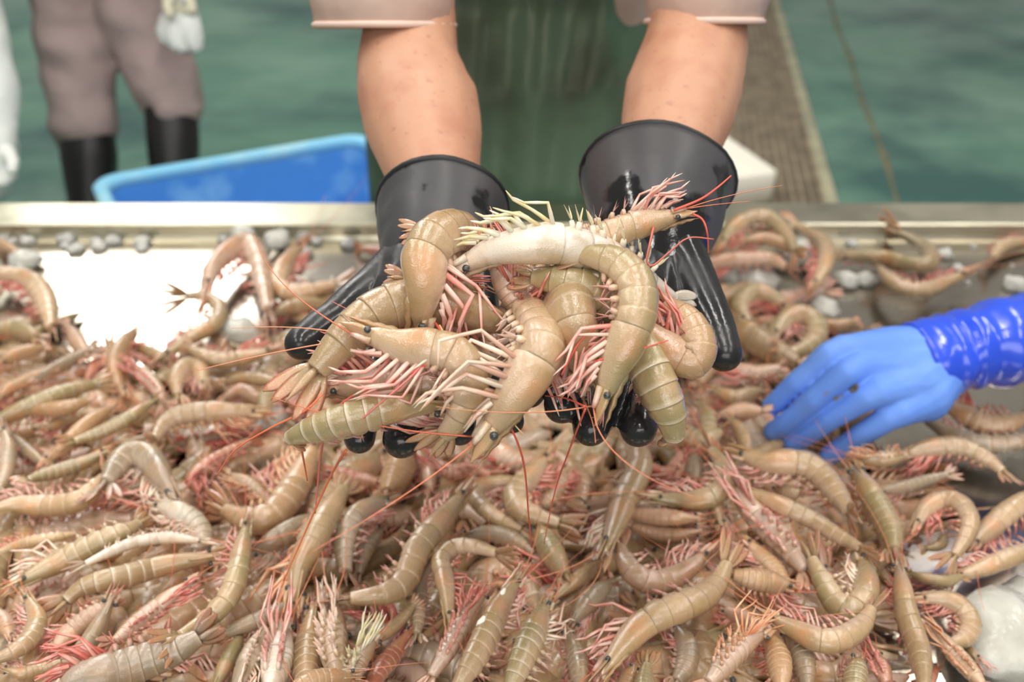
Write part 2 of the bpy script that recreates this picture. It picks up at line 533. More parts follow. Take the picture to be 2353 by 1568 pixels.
sphere(mb, V((.055,1.035,1.675)), (.083,.10,.085), 18, 12, axes=(V((1,0,0)), V((0,-.8,-.6)), V((0,-.6,.8))))
mb.build('hair', M['hair'], worker)

# shirt: trunk with both sleeves
def sleeve(mb, hem_c, rl, rb, lat, sh, rs, up_hint, bulge):
    ax = (sh - hem_c).normalized()
    lat = (lat - ax*lat.dot(ax)).normalized()
    sec = ax.cross(lat)
    rings = []
    for i in range(9):
        t = i/8
        k = 1.0 + bulge*math.sin(math.pi*t)
        va = V((0, .25, .97)).lerp(ax, min(1, t*1.4)).normalized()      # the cloth hangs from the arm at the hem
        c = hem_c.lerp(sh, t) + (V((0, .22, .97)) - ax)*(.10*t*(1-t))
        la = (lat - va*lat.dot(va)).normalized(); se = va.cross(la)
        rings.append((c, la, se, (rl*(1-t)+rs*t)*k, (rb*(1-t)+rs*t)*k))
    ring_tube(mb, rings, 30, .07, hem_c.x*9)
    # rolled hem
    c, a, b, ra, rb2 = rings[0]
    hem = [c + (a*math.cos(2*math.pi*k/30)*ra + b*math.sin(2*math.pi*k/30)*rb2)*(1+.07*noise.noise(V((math.cos(2*math.pi*k/30)*1.6, math.sin(2*math.pi*k/30)*1.6, hem_c.x*9)))) for k in range(31)]
    return hem
mb = MB(); hemL = sleeve(mb, at(889,58,.955), .0675, .080, V((1,-.02,-.05)), V((-.15,1.10,1.50)), .085, None, .05)
solid(mb.build('shirt_sleeve', M['shirt'], worker), .003)
mb = MB(); tube(mb, hemL, .0032, 6); mb.build('sleeve_hem', M['shirt'], worker)
mb = MB(); hemR = sleeve(mb, at(1618,50,.958), .0560, .076, V((1,.0,.10)), V((.26,1.10,1.50)), .085, None, .05)
solid(mb.build('shirt_sleeve', M['shirt'], worker), .003)
mb = MB(); tube(mb, hemR, .0032, 6); mb.build('sleeve_hem', M['shirt'], worker)
mb = MB()
chain(mb, [(V((-.13,1.16,1.49)), .085), (V((.24,1.16,1.49)), .085)])
for dx in (-.08, .08):
    chain(mb, [(V((.055+dx,1.20,1.47)), .09), (V((.055+dx,1.49,1.29)), .105), (V((.055+dx,1.71,1.06)), .11), (V((.055+dx,1.77,.86)), .125)])
fuse(mb, 'shirt', M['shirt'], worker, .014, 8)
mb = MB()
for s in (-1, 1):
    chain(mb, [(V((.055+.085*s,1.75,.88)), .12), (V((.055+.11*s,1.74,.50)), .085), (V((.055+.12*s,1.77,.30)), .075)])
fuse(mb, 'trousers', M['trouser'], worker, .014, 8)
for s in (-1, 1):
    mb = MB()
    chain(mb, [(V((.055+.12*s,1.77,.36)), .068), (V((.055+.12*s,1.77,.10)), .055), (V((.055+.12*s,1.75,.06)), .055)])
    chain(mb, [(V((.055+.12*s,1.77,.055)), .05), (V((.055+.13*s,1.60,.045)), .045)])
    fuse(mb, 'boot', M['boot'], worker, .012, 6)

# apron
mb = MB()
nx, nz = 60, 44
rows = []
for j in range(nz+1):
    t = j/nz
    z = .30 + 1.02*t
    row = []
    for i in range(nx+1):
        u = i/nx*2 - 1
        wdt = .300 if t < .55 else .300 - .06*((t-.55)/.45)
        x = .045 + u*wdt
        yb = 1.562
        if z > .95: yb -= (z-.95)*.46 + max(0, z-1.1)*.55
        y = yb + .085*abs(u)**2.6 + .015*abs(u)
        y += .010*math.sin(x*34 + z*3.0)*(.4+.6*t) + .007*math.sin(x*71 - z*5 + 1.0) + .012*noise.noise(V((x*6, z*2.2, 3.1)))
        edge = .165 - (z-1.0)*.20       # the fold on the right side of the chest
        if z > .93 and x > edge:
            k = min(1, (z-.93)/.06)
            y += k*min(.10, (x-edge)*1.3)
        row.append(V((x, y, z)))
    rows.append(row)
vs = [p for r in rows for p in r]
fs = [(j*(nx+1)+i, j*(nx+1)+i+1, (j+1)*(nx+1)+i+1, (j+1)*(nx+1)+i) for j in range(nz) for i in range(nx)]
mb.add(vs, fs)
ap = solid(mb.build('apron', M['apron'], worker), .004)
for s in (-1, 1):
    mb = MB()
    tube(mb, crom([V((.045+.17*s,1.24,1.31)), V((.045+.14*s,1.14,1.44)), V((.045+.08*s,1.16,1.56))], 12), .012, 8)
    mb.build('apron_strap', M['apron'], worker)

def glove(label, parts, cuff, bead_r, seed, name='glove', mh=None, mc=None, vox=.0021):
    mb = MB()
    for ch in parts: chain(mb, jl(ch))
    g = fuse(mb, name, mh or M['rubber'], worker, vox, 3, displace=lambda p: .0006*noise.noise(p*45))
    g['label'] = label
    mb = MB()
    rg = []
    for i, (x, y, d, ral, rbl, tx) in enumerate(cuff):
        rg.append([at(x, y, d), ral, rbl, tx])
    rings = []
    for i, (c, ral, rbl, tx) in enumerate(rg):
        ax = (rg[min(i+1, len(rg)-1)][0] - rg[max(i-1,0)][0]).normalized()
        lat = V((1, 0, tx)); lat = (lat - ax*lat.dot(ax)).normalized()
        sec = lat.cross(ax)
        if sec.z < 0: sec = -sec
        rings.append((c, lat, sec, ral, rbl))
    # refine
    fine = []
    for i in range(len(rings)-1):
        a, b = rings[i], rings[i+1]
        for k in range(4):
            t = k/4
            fine.append((a[0].lerp(b[0], t), a[1].lerp(b[1], t).normalized(), a[2].lerp(b[2], t).normalized(), a[3]*(1-t)+b[3]*t, a[4]*(1-t)+b[4]*t))
    fine.append(rings[-1])
    out = ring_tube(mb, fine, 40, .05, seed)
    solid(mb.build('glove_cuff', mc or M['cuffrubber'], g), .0016)
    mb = MB(); tube(mb, out[-1] + [out[-1][0]], bead_r, 8, cap=False); mb.build('cuff_bead', M['bead'], g)
    return g

# image-left hand (palm up, thumb out to the left)
gL = [
 [(1006,560,.795,.0335), (950,640,.765,.030), (880,760,.722,.0165), (868,800,.712,.0150), (848,890,.692,.0140), (830,968,.680,.0118), (826,1006,.670,.0110)],
 [(1006,560,.795,.0335), (985,660,.760,.030), (950,800,.715,.0175), (948,830,.708,.0155), (944,910,.687,.0148), (931,975,.668,.0140), (923,1009,.658,.0133)],
 [(1006,560,.795,.0335), (1040,660,.765,.028), (1030,800,.718,.0165), (1035,835,.710,.0145), (1052,910,.690,.0128), (1058,965,.676,.0112), (1057,990,.668,.0106)],
 [(1006,560,.795,.0335), (1075,650,.770,.025), (1100,790,.725,.0150), (1112,830,.716,.0130), (1145,900,.700,.0110), (1170,950,.690,.0094), (1177,968,.685,.0088)],
 [(985,575,.790,.030), (915,615,.772,.0205), (850,668,.752,.0165), (768,735,.729,.0146), (712,776,.713,.0136), (695,789,.708,.0130)],
]
cL = [(1005,715,.748,.0270,.016,-.10), (1006,650,.762,.0370,.027,-.10), (1010,592,.782,.0455,.042,-.10), (1014,540,.802,.0500,.051,-.08), (1018,494,.819,.0530,.059,-.06)]
glove('black rubber gauntlet on the left of the photo, thumb pointing left', gL, cL, .0030, 1.7)
gR = [
 [(1495,530,.795,.0335), (1500,640,.765,.030), (1502,770,.722,.0170), (1500,805,.712,.0152), (1490,895,.692,.0142), (1472,962,.673,.0136), (1467,984,.664,.0131)],
 [(1495,530,.795,.0335), (1450,640,.762,.031), (1420,790,.715,.0180), (1412,825,.708,.0155), (1390,905,.687,.0148), (1366,960,.668,.0140), (1358,984,.658,.0129)],
 [(1495,530,.795,.0335), (1400,640,.762,.030), (1340,790,.715,.0170), (1330,820,.708,.0150), (1308,875,.690,.0140), (1295,915,.677,.0133), (1291,931,.670,.0128)],
 [(1495,530,.795,.0335), (1370,640,.768,.025), (1275,780,.725,.0150), (1262,815,.716,.0130), (1235,870,.700,.0115), (1218,905,.690,.0105)],
 [(1500,545,.790,.031), (1555,585,.768,.0230), (1600,660,.745,.0176), (1640,742,.722,.0152), (1659,798,.704,.0138), (1664,812,.700,.0132)],
]
cR = [(1480,690,.752,.0270,.016,-.05), (1492,620,.768,.0380,.029,-.05), (1499,545,.788,.0470,.043,-.10), (1504,475,.813,.0550,.052,-.14), (1508,418,.838,.0635,.057,-.17)]
glove('black rubber gauntlet on the right of the photo, thumb pointing down', gR, cR, .0030, 5.2)

# ---- worker behind at the left
bgp = empty('person', (-1.22, 3.0, 0), 'person in loose grey trousers tucked into black boots, standing behind the blue bin', 'person')
mb = MB()
DP = 3.02
lA = [(150,-160,DP,.12), (158,-20,DP,.118), (168,100,DP,.112), (184,200,DP,.107), (192,285,DP,.102)]
lB = [(262,-160,DP,.12), (292,-20,DP,.125), (322,60,DP,.122), (362,150,DP,.104), (392,220,DP,.096), (404,258,DP,.080)]
chain(mb, jl(lA)); chain(mb, jl(lB))
capsule(mb, at(440,250,DP-.02), .03, at(385,262,DP-.05), .04)
chain(mb, [(at(150,-200,DP), .14), (at(270,-200,DP), .14)])
fuse(mb, 'trousers', M['trouser'], bgp, .014, 5, displace=lambda p: .016*noise.noise(V((p.x*9, p.y*9, p.z*14))) + .010*noise.noise(V((p.x*3+p.z*16, 0, p.z*6))))
for pts in ([(196,270,DP,.080), (205,360,DP,.085), (212,470,DP,.07), (215,560,DP,.06)], [(392,235,DP,.080), (398,330,DP,.080), (402,440,DP,.068), (404,540,DP,.06)]):
    mb = MB(); J = jl(pts); chain(mb, J)
    a = J[-1][0]; ft = V((a.x, a.y, .06)); chain(mb, [(a, .06), (ft, .055)]); chain(mb, [(ft, .052), (ft + V((.12, -.17, -.012)), .046)])
    fuse(mb, 'boot', M['boot'], bgp, .014, 5)
mb = MB()
for s in (-1, 1):
    chain(mb, [(V((-1.26, 3.05, .98)), .12), (V((-1.26+.07*s, 3.07, 1.25)), .12), (V((-1.26+.13*s, 3.08, 1.42)), .09)])
sa = [(V((-1.06, 3.06, 1.42)), .07), (V((-.98, 2.98, 1.12)), .058), (at(412, -30, 2.86), .05)]
chain(mb, sa)
chain(mb, [(V((-1.42, 3.06, 1.42)), .07), (V((-1.50, 3.0, 1.12)), .058), (V((-1.48, 2.86, .90)), .05)])
fuse(mb, 'shirt', M['trouser'], bgp, .016, 6)
mb = MB()
chain(mb, [(at(412,-40,2.86), .035), (at(414,0,2.85), .036)])
for k, dx in enumerate((-26, -8, 10, 27)):
    chain(mb, jl([(414+dx*.8, 0, 2.85, .018), (416+dx, 24, 2.83-.004*k, .014), (420+dx*.8, 40-abs(dx)*.3, 2.84, .012)]))
chain(mb, jl([(388,-10,2.83,.018), (384,18,2.80,.015), (392,34,2.79,.013)]))
fuse(mb, 'glove', M['whiteglove'], bgp, .007, 4)
mb = MB()
chain(mb, [(V((-1.26,3.06,1.46)), .06), (V((-1.26,3.02,1.56)), .056)])
head(mb, V((-1.26,2.98,1.65)), V((.5,-.8,-.33)).normalized(), V((.18,-.28,.94)).normalized())
chain(mb, [(V((-1.26, 3.08, 1.38)), .09), (V((-1.26, 3.05, .95)), .10)])
for s, k in ((-1, lA), (1, lB)):
    chain(mb, [(V((-1.26, 3.05, .95)), .10)] + [(at(x,y,d), .055) for x,y,d,r in k] + [(at(205 if s < 0 else 402, 470, DP), .045)])
fuse(mb, 'body', M['skin'], bgp, .014, 6)
# bag in the hand
bag = empty('plastic_bag', at(415, 110, 2.83), 'pale crumpled plastic bag hanging from the gloved hand of the grey-trousered person', 'bag')
mb = MB()
rings = []
for (x, y, w_, dd) in ((410,18,22,.02), (412,34,44,.035), (412,60,52,.045), (418,85,50,.04), (430,105,38,.03), (446,118,16,.012)):
    c = at(x, y, 2.835); hw = w_*2.835/FPX
    rings.append([c + V((1,0,0))*(hw*math.cos(2*math.pi*k/20)) + V((0,1,.3))*(dd*math.sin(2*math.pi*k/20))*(1+.5*math.sin(k*2.1+y)) for k in range(20)])
loft(mb, rings)
mb.build('bag_film', M['bag'], bag)
mb = MB(); tube(mb, [at(404,18,2.83), at(400,2,2.80), at(412,-10,2.79), at(424,2,2.80), at(420,18,2.83)], .006, 6); mb.build('bag_handle', M['bag'], bag)

# ---- white-coated worker at the far left edge, one arm hanging into view
wc = empty('person', (-1.33, 2.32, 0), 'person in a white coat at the left edge, only a hanging arm in view', 'person')
DW = 2.30
mb = MB()
chain(mb, [(V((-1.30, 2.30, 1.40)), .085), (at(-66, 40, DW), .075), (at(-22, 190, DW), .062), (at(-6, 285, DW), .052), (at(-4, 325, DW), .048)])
for s in (-1, 1):
    chain(mb, [(V((-1.50+.10*s, 2.34, 1.42)), .10), (V((-1.50+.09*s, 2.36, 1.1)), .14), (V((-1.50+.10*s, 2.36, .55)), .16)])
chain(mb, [(V((-1.70, 2.34, 1.40)), .08), (V((-1.78, 2.30, 1.12)), .07), (V((-1.76, 2.20, .90)), .055)])
fuse(mb, 'coat', M['whitecoat'], wc, .016, 5, displace=lambda p: .010*noise.noise(p*11))
mb = MB()
chain(mb, jl([(-4,320,DW,.036), (2,365,DW,.035), (6,385,DW,.03)]))
for dx, ln in ((-20,425), (-6,432), (8,430), (20,420)):
    chain(mb, jl([(4+dx*.8,378,DW,.016), (6+dx,404,DW-.01,.014), (6+dx*.9,ln-10,DW-.02,.012)]))
chain(mb, jl([(18,350,DW-.02,.018), (30,372,DW-.04,.015), (28,392,DW-.05,.013)]))
fuse(mb, 'glove', M['whitecoat'], wc, .007, 4)
mb = MB()
chain(mb, [(V((-1.50,2.34,1.45)), .06), (V((-1.50,2.31,1.56)), .056)])
head(mb, V((-1.50,2.28,1.65)), V((.3,-.9,-.3)).normalized(), V((.09,-.29,.95)).normalized())
chain(mb, [(V((-1.50,2.36,1.38)), .09), (V((-1.50,2.36,.95)), .11)])
for s in (-1, 1): chain(mb, [(V((-1.50+.09*s,2.36,.95)), .09), (V((-1.50+.1*s,2.36,.5)), .055), (V((-1.50+.1*s,2.37,.10)), .042)])
fuse(mb, 'body', M['skin'], wc, .014, 6)
for s in (-1, 1):
    mb = MB(); chain(mb, [(V((-1.50+.1*s,2.36,.42)), .065), (V((-1.50+.1*s,2.37,.07)), .055)]); chain(mb, [(V((-1.50+.1*s,2.37,.052)), .05), (V((-1.48+.1*s,2.20,.046)), .045)])
    fuse(mb, 'boot', M['boot'], wc, .014, 5)

# ---- worker on the right whose blue glove reaches into the heap
bp = empty('person', (1.42, 1.02, 0), 'person off to the right reaching into the heap with a long blue rubber glove', 'person')
_gw = worker
def jb(l): return jl(l)
hb = [
 [(2165,820,1.075,.036), (2040,815,1.060,.030), (1938,800,1.052,.0150), (1905,815,1.050,.0138), (1830,880,1.066,.0122), (1785,925,1.088,.0114), (1772,935,1.094,.0108)],
 [(2165,825,1.075,.036), (2070,845,1.055,.031), (1975,842,1.040,.0170), (1945,858,1.032,.0138), (1870,920,1.048,.0122), (1800,980,1.078,.0116), (1776,992,1.088,.0110)],
 [(2165,830,1.075,.036), (2100,875,1.050,.031), (2020,900,1.030,.0170), (1990,915,1.030,.0138), (1905,964,1.050,.0122), (1845,1006,1.074,.0116), (1822,1018,1.082,.0110)],
 [(2165,835,1.075,.034), (2125,905,1.050,.030), (2070,945,1.034,.0170), (2040,960,1.034,.0138), (1970,1006,1.050,.0122), (1922,1038,1.064,.0116), (1906,1046,1.070,.0110)],
 [(2150,800,1.095,.030), (2040,805,1.095,.022), (1960,850,1.100,.016), (1900,900,1.110,.0135)],
]
mb = MB()
for ch in hb: chain(mb, jl(ch))
bg = fuse(mb, 'glove', M['bluehand'], bp, .0022, 3, displace=lambda p: .0008*noise.noise(p*40))
bg['label'] = 'matt blue rubber glove hand, fingers spread over the prawns'
mb = MB()
cw = [(2100,832,1.070,.044,.040), (2145,822,1.073,.0475,.042), (2185,812,1.075,.0455,.041), (2215,802,1.076,.0450,.041), (2260,795,1.078,.0475,.045), (2330,782,1.080,.0500,.048), (2420,765,1.082,.053,.05), (2560,742,1.090,.056,.054)]
pts = [at(x,y,d) for x,y,d,_,_ in cw] + [V((.92,.99,1.08)), V((1.12,1.02,1.27))]
rr = [(a,b) for *_,a,b in cw] + [(.062,.06), (.075,.07)]
rings = []
for i, p in enumerate(pts):
    ax = (pts[min(i+1,len(pts)-1)] - pts[max(i-1,0)]).normalized()
    la = V((0,1,0)); la = (la - ax*la.dot(ax)).normalized(); se = ax.cross(la)
    rings.append((p, la, se, rr[i][0], rr[i][1]))
fine = []
for i in range(len(rings)-1):
    a, b = rings[i], rings[i+1]
    for k in range(4):
        t = k/4
        fold = 1 + .05*math.sin((i*4+k)*1.15) * (1 if 6 < i*4+k < 22 else .2)
        fine.append((a[0].lerp(b[0],t), a[1], a[2], (a[3]*(1-t)+b[3]*t)*fold, (a[4]*(1-t)+b[4]*t)*fold))
ring_tube(mb, fine, 30, .10, 3.3)
solid(mb.build('glove_sleeve', M['bluecuff'], bg), .002)
for pts in ([(2062,862),(2072,880),(2066,905),(2076,935)], [(2112,930),(2120,918)]):
    mb = MB()
mb = MB()
for s in (-1, 1):
    chain(mb, [(V((1.36+.10*s, 1.05, 1.38)), .10), (V((1.38+.09*s, 1.06, 1.1)), .14), (V((1.40+.09*s, 1.06, .85)), .14)])
chain(mb, [(V((1.20,1.03,1.36)), .085), (V((1.08,1.02,1.24)), .065)])
chain(mb, [(V((1.55,1.05,1.38)), .085), (V((1.62,.98,1.12)), .065), (V((1.60,.86,.94)), .05)])
fuse(mb, 'shirt', M['shirt'], bp, .016, 6)
mb = MB()
chain(mb, [(V((1.38,1.05,1.45)), .06), (V((1.35,1.02,1.55)), .055)])
head(mb, V((1.33,1.0,1.64)), V((-.85,-.2,-.48)).normalized(), V((-.47,-.1,.87)).normalized())
chain(mb, [(V((1.38,1.05,1.38)), .09), (V((1.42,1.05,.95)), .11)])
for s in (-1, 1): chain(mb, [(V((1.42,1.05+.09*s,.92)), .09), (V((1.42,1.05+.1*s,.5)), .055), (V((1.42,1.05+.1*s,.10)), .042)])
fuse(mb, 'body', M['skin'], bp, .014, 6)
mb = MB()
for s in (-1, 1): chain(mb, [(V((1.42,1.05+.08*s,.92)), .13), (V((1.42,1.05+.1*s,.5)), .085), (V((1.42,1.05+.1*s,.30)), .075)])
fuse(mb, 'trousers', M['trouser'], bp, .016, 6)
for s in (-1, 1):
    mb = MB(); chain(mb, [(V((1.42,1.05+.1*s,.42)), .068), (V((1.42,1.05+.1*s,.07)), .055)]); chain(mb, [(V((1.42,1.05+.1*s,.052)), .05), (V((1.25,1.05+.11*s,.046)), .045)])
    fuse(mb, 'boot', M['boot'], bp, .014, 5)
# ------------------------------------------------------------------ prawns
PAL = {  # back, flank, belly
 'tan':   ((170,144,106), (192,163,127), (208,182,158)),
 'olive': ((154,138,98), (180,157,118), (202,180,150)),
 'pink':  ((188,150,122), (202,168,142), (212,186,168)),
 'orange':((180,144,106), (196,160,122), (208,180,152)),
 'white': ((206,192,168), (226,216,198), (236,226,212)),
 'grey':  ((148,132,108), (172,154,132), (196,178,158)),
 'red':   ((180,112,88), (194,132,108), (206,156,136)),
}
LIMB = {'pink': ((236,200,184), (222,150,136)), 'red': ((228,166,150), (208,112,98)), 'pale': ((238,222,200), (228,184,162)),
        'orange': ((232,196,160), (220,148,108)), 'white': ((240,234,214), (230,216,164))}

def lerp3(a, b, t): return (a[0]+(b[0]-a[0])*t, a[1]+(b[1]-a[1])*t, a[2]+(b[2]-a[2])*t)
def interp(xs, ys, x):
    if x <= xs[0]: return ys[0]
    for i in range(len(xs)-1):
        if x <= xs[i+1]:
            t = (x-xs[i])/(xs[i+1]-xs[i]); return ys[i]+(ys[i+1]-ys[i])*t
    return ys[-1]

def leaf(mb, base, d, side, nrm, length, width, thick, c0, c1, n=6, curl=0.0, tip=1.0, edge=None):
    """a flat blade with a rounded outline, base towards tip along d"""
    rings, cols = [], []
    for i in range(n+1):
        t = i/n
        w = width*0.5*(math.sin(math.pi*min(1, (t*0.86+0.12)))**0.6)*(1 if tip == 1 else (1-t**2*0.85))
        th = thick*0.5*(1-0.6*t)
        p = base + d*(length*t) + nrm*(curl*length*t*t)
        rings.append([p + side*w, p + side*(w*.5) + nrm*th, p - side*(w*.5) + nrm*th, p - side*w, p - side*(w*.5) - nrm*th, p + side*(w*.5) - nrm*th])
        cc = lerp3(c0, c1, t)
        if edge is None: cols.append(cc)
        else:
            ce = lerp3(cc, edge, .25 + .6*t)
            cols.append([ce, cc, cc, ce, cc, cc])
    loft(mb, rings, cols)

class Spine:
    def __init__(s, pts, Nref, roll):
        n = 72
        s.n = n
        s.P = crom(pts, n)
        s.L = sum((s.P[i+1]-s.P[i]).length for i in range(n-1))
        s.T, s.D, s.B = [], [], []
        cr, sr = math.cos(math.radians(roll)), math.sin(math.radians(roll))
        for i in range(n):
            t = (s.P[min(n-1,i+2)] - s.P[max(0,i-2)]).normalized()
            nn = (Nref - t*Nref.dot(t)).normalized()
            S = t.cross(nn)
            D = nn*cr - S*sr
            s.T.append(t); s.D.append(D); s.B.append(t.cross(D))
    def at(s, u):
        if u <= 0: return s.P[0] + s.T[0]*(u*s.L), s.T[0], s.D[0], s.B[0]
        if u >= 1: return s.P[-1] + s.T[-1]*((u-1)*s.L), s.T[-1], s.D[-1], s.B[-1]
        x = u*(s.n-1); i = int(x); f = x-i; j = min(i+1, s.n-1)
        T = s.T[i].lerp(s.T[j], f).normalized(); D = s.D[i].lerp(s.D[j], f); D = (D - T*D.dot(T)).normalized()
        return s.P[i].lerp(s.P[j], f), T, D, T.cross(D)

def make_prawn(pts, Nref, Hh, roll, pal='tan', limb='pink', label=None, group=None, hero=False, seed=0, tail=1.0, legs=1.0,
               feelers=None, cf=0.37, name='prawn', extra=None, tuck=0.0, nofeel=False, spread=0.0, bands=None):
    R = random.Random(seed*7919 + 13)
    sp = Spine(pts, Nref, roll)
    Lb = sp.L
    root = empty(name, sum((Vector(p) for p in sp.P), Vector())/sp.n, label, 'prawn', group)
    back, flank, belly = [lin(c) for c in PAL[pal]]
    jit = 1 + R.uniform(-.08, .08)
    jp = bands or R.choice([.05, .12, .2, .5])
    l0, l1 = [lin(c) for c in LIMB[limb]]
    ora = lin((216,142,88)); pale = lin((236,220,196)); redt = lin((192,70,48)); dk = lin((140,112,78))
    NS = 22 if hero else 14
    # ---- carapace
    def body_col(D0, c, u, p, joint):
        # c = cos of the angle from the back ridge
        k = (c+1)/2
        base = lerp3(flank, back, max(0, min(1, (k-.55)/.35))) if k > .55 else lerp3(belly, flank, max(0, k/.55))
        nz = noise.noise(p*70)
        base = lerp3(base, back, .35*max(0, nz))
        if joint > 0: base = lerp3(base, pale, jp*joint)
        elif joint < 0: base = lerp3(base, dk, -.22*joint)
        return (base[0]*jit, base[1]*jit, base[2]*jit)
    us = [-.07, -.035, 0.0, .02, .05, .09, .13, .17, .21, .25, .29, .32, .345, .365, .37, .372]
    hs = [.13, .24, .35, .44, .53, .61, .70, .78, .86, .92, .97, 1.0, 1.0, .985, .97, .80]
    mb = MB(); rings, cols = [], []
    for u, h in zip(us, hs):
        uu = u/.37*cf
        p, T, D, B = sp.at(uu)
        ring, cc = [], []
        for k in range(NS):
            a = 2*math.pi*k/NS; c, s_ = math.cos(a), math.sin(a)
            hd, hv, w = .47*Hh*h, .53*Hh*h, .385*Hh*h
            off = D*((hd if c > 0 else hv)*c*(1 if c > -.7 else .93)) + B*(s_*w*(1 - .15*max(0, -c)))
            q = p + off
            ring.append(q)
            jn = .6 if u >= .36 else 0
            col = body_col(D, c, u, q, jn)
            o_ = math.exp(-((u-.27)/.07)**2)*max(0, .9-abs(c-.35))*.75
            col = lerp3(col, ora, o_*(.75 if pal in ('tan','pink','orange','olive') else .25))
            cc.append(col)
        rings.append(ring); cols.append(cc)
    loft(mb, rings, cols)
    # rostrum: toothed blade in the middle plane
    p0, T, D, B = sp.at(.10); pf, Tf, Df, Bf = sp.at(0.0)
    pr, pc = [], []
    nt = 9
    for i in range(nt+1):
        t = i/nt
        u = .14*(1-t) - .19*t
        p, T, D, B = sp.at(u)
        hgt = .47*Hh*interp([-.19,0,.05,.14],[.26,.42,.52,.68], u)
        top = p + D*(hgt + Hh*.07*math.sin(math.pi*min(1,t+.15))**.8 + Hh*.10*t*t + (Hh*.03 if (i % 2 and i < 8) else 0))
        bot = p + D*(hgt - Hh*(.10*(1-t)+.01) + Hh*.10*t*t)
        wv = Hh*(.05*(1-t)+.010)
        pr.append([top, (top+bot)*.5 + B*wv, bot, (top+bot)*.5 - B*wv])
        pc.append(lerp3(back, ora, .35*t))
    loft(mb, pr, pc)
    mb.build('carapace', M['shell'], root)
    # ---- abdomen of six overlapping rings
    seg = [0, .145, .31, .475, .63, .77, 1.0]
    hb = [.95, .99, .98, .93, .85, .73, .47]
    mb = MB(); rings, cols = [], []
    for j in range(6):
        ts = [0, .06, .20, .45, .70, .88, .97, 1.0]
        for t in ts:
            v = seg[j] + (seg[j+1]-seg[j])*t
            u = cf + (1-cf)*v
            h = hb[j] + (hb[j+1]-hb[j])*t
            k_ = .945 if t == 0 else (.953 if t == .06 else .962 + .038*t)
            if t == 1.0: k_ = .955
            if j == 5: k_ = min(k_, .97)
            p, T, D, B = sp.at(u)
            ring, cc = [], []
            pl = math.sin(math.pi*min(1, max(0, t)))
            for k in range(NS):
                a = 2*math.pi*k/NS; c, s_ = math.cos(a), math.sin(a)
                hd, hv, w = .50*Hh*h*k_, .46*Hh*h*k_, .43*Hh*h*k_
                fl = max(0, 1-abs(c+.55)/.35)*pl*.10*Hh*h*(1 if j < 5 else .2)
                off = D*((hd if c > 0 else hv)*c) + B*(s_*w)
                q = p + off + off.normalized()*fl
                ring.append(q)
                jn = (t-.80)/.17 if .80 < t < .99 else (-.9 if t in (0, 1.0) else (-.25 if t == .06 else 0))
                cc.append(body_col(D, c, u, q, jn*(1 if c > -.3 else .4)))
            rings.append(ring); cols.append(cc)
    loft(mb, rings, cols)
    mb.build('abdomen', M['shell'], root)
    # ---- tail fan
    if tail > 0:
        p, T, D, B = sp.at(1.0)
        Tt = (T*math.cos(tuck) - D*math.sin(tuck)).normalized(); Dt = B.cross(Tt)*-1
        if Dt.dot(D) < 0 and tuck < 1.2: Dt = -Dt
        tw = R.uniform(.45, 1.1)*(1 if R.random() < .5 else -1)*abs(math.sin(math.radians(roll)))
        B, Dt = (B*math.cos(tw) + Dt*math.sin(tw)).normalized(), (Dt*math.cos(tw) - B*math.sin(tw)).normalized()
        mb = MB()
        tl = Lb*.20*tail
        tc0 = lerp3(back, flank, .5); tc1 = lerp3(redt, flank, .62 if limb != 'white' else .95)
        leaf(mb, p + Dt*Hh*.10, (Tt*.99 + Dt*.06).normalized(), B, Dt, tl*.85, Hh*.20, Hh*.12, tc0, lerp3(tc0, tc1, .5), 6, tip=0)
        spd = R.uniform(.75, 1.25)
        for s_ in (-1, 1):
            for q, (an, ln, wd) in enumerate(((.20, 1.0, .25), (.48, 1.02, .27))):
                an *= spd
                dd = (Tt*math.cos(an) + B*(s_*math.sin(an)) - Dt*.06*q).normalized()
                sd = (B*math.cos(an) - Tt*(s_*math.sin(an))).normalized()
                nn = dd.cross(sd).normalized()
                leaf(mb, p + B*(s_*Hh*.10*(1+q*.4)) - Dt*Hh*.03, dd, sd, nn, tl*ln, Hh*wd*1.15, Hh*.035, tc0, tc1, 7, curl=R.uniform(-.05,.05), edge=redt if limb != 'white' else None)
        mb.build('tail_fan', M['shell'], root)
    # ---- eyes on short stalks
    for s_ in (-1, 1):
        p, T, D, B = sp.at(.015)
        c = p + B*(s_*Hh*.245) + D*(Hh*.05) - T*(Hh*.05)
        mb = MB()
        sphere(mb, c, Hh*.088, 12 if hero else 8, 8 if hero else 6)
        mb.build('eye', M['eye'], root)
    # ---- head blades, peduncles, short feelers
    mb = MB()
    for s_ in (-1, 1):
        p, T, D, B = sp.at(0.0)
        d = (-T + B*(s_*.08) + D*.04).normalized()
        leaf(mb, p + B*(s_*Hh*.15) - D*Hh*.04 + T*Hh*.12, d, (B*.62 + D*(s_*.8)).normalized(), d.cross((B*.62 + D*(s_*.8)).normalized()), Lb*.20, Hh*.42, Hh*.08, lerp3(flank,back,.4), lerp3(flank, ora, .35), 7, tip=0)
        q = p + B*(s_*Hh*.08) + D*Hh*.03
        tube(mb, [q + T*Hh*.1, q - T*(Lb*.045), q - T*(Lb*.075) + D*Hh*.03], [Hh*.075, Hh*.06, Hh*.045], 6, [flank, flank, l0])
        q = p + B*(s_*Hh*.16) - D*Hh*.16
        tube(mb, [q + T*Hh*.15, q - T*(Lb*.05), q - T*(Lb*.085)], [Hh*.09, Hh*.07, Hh*.05], 6, [flank, l0, l1])
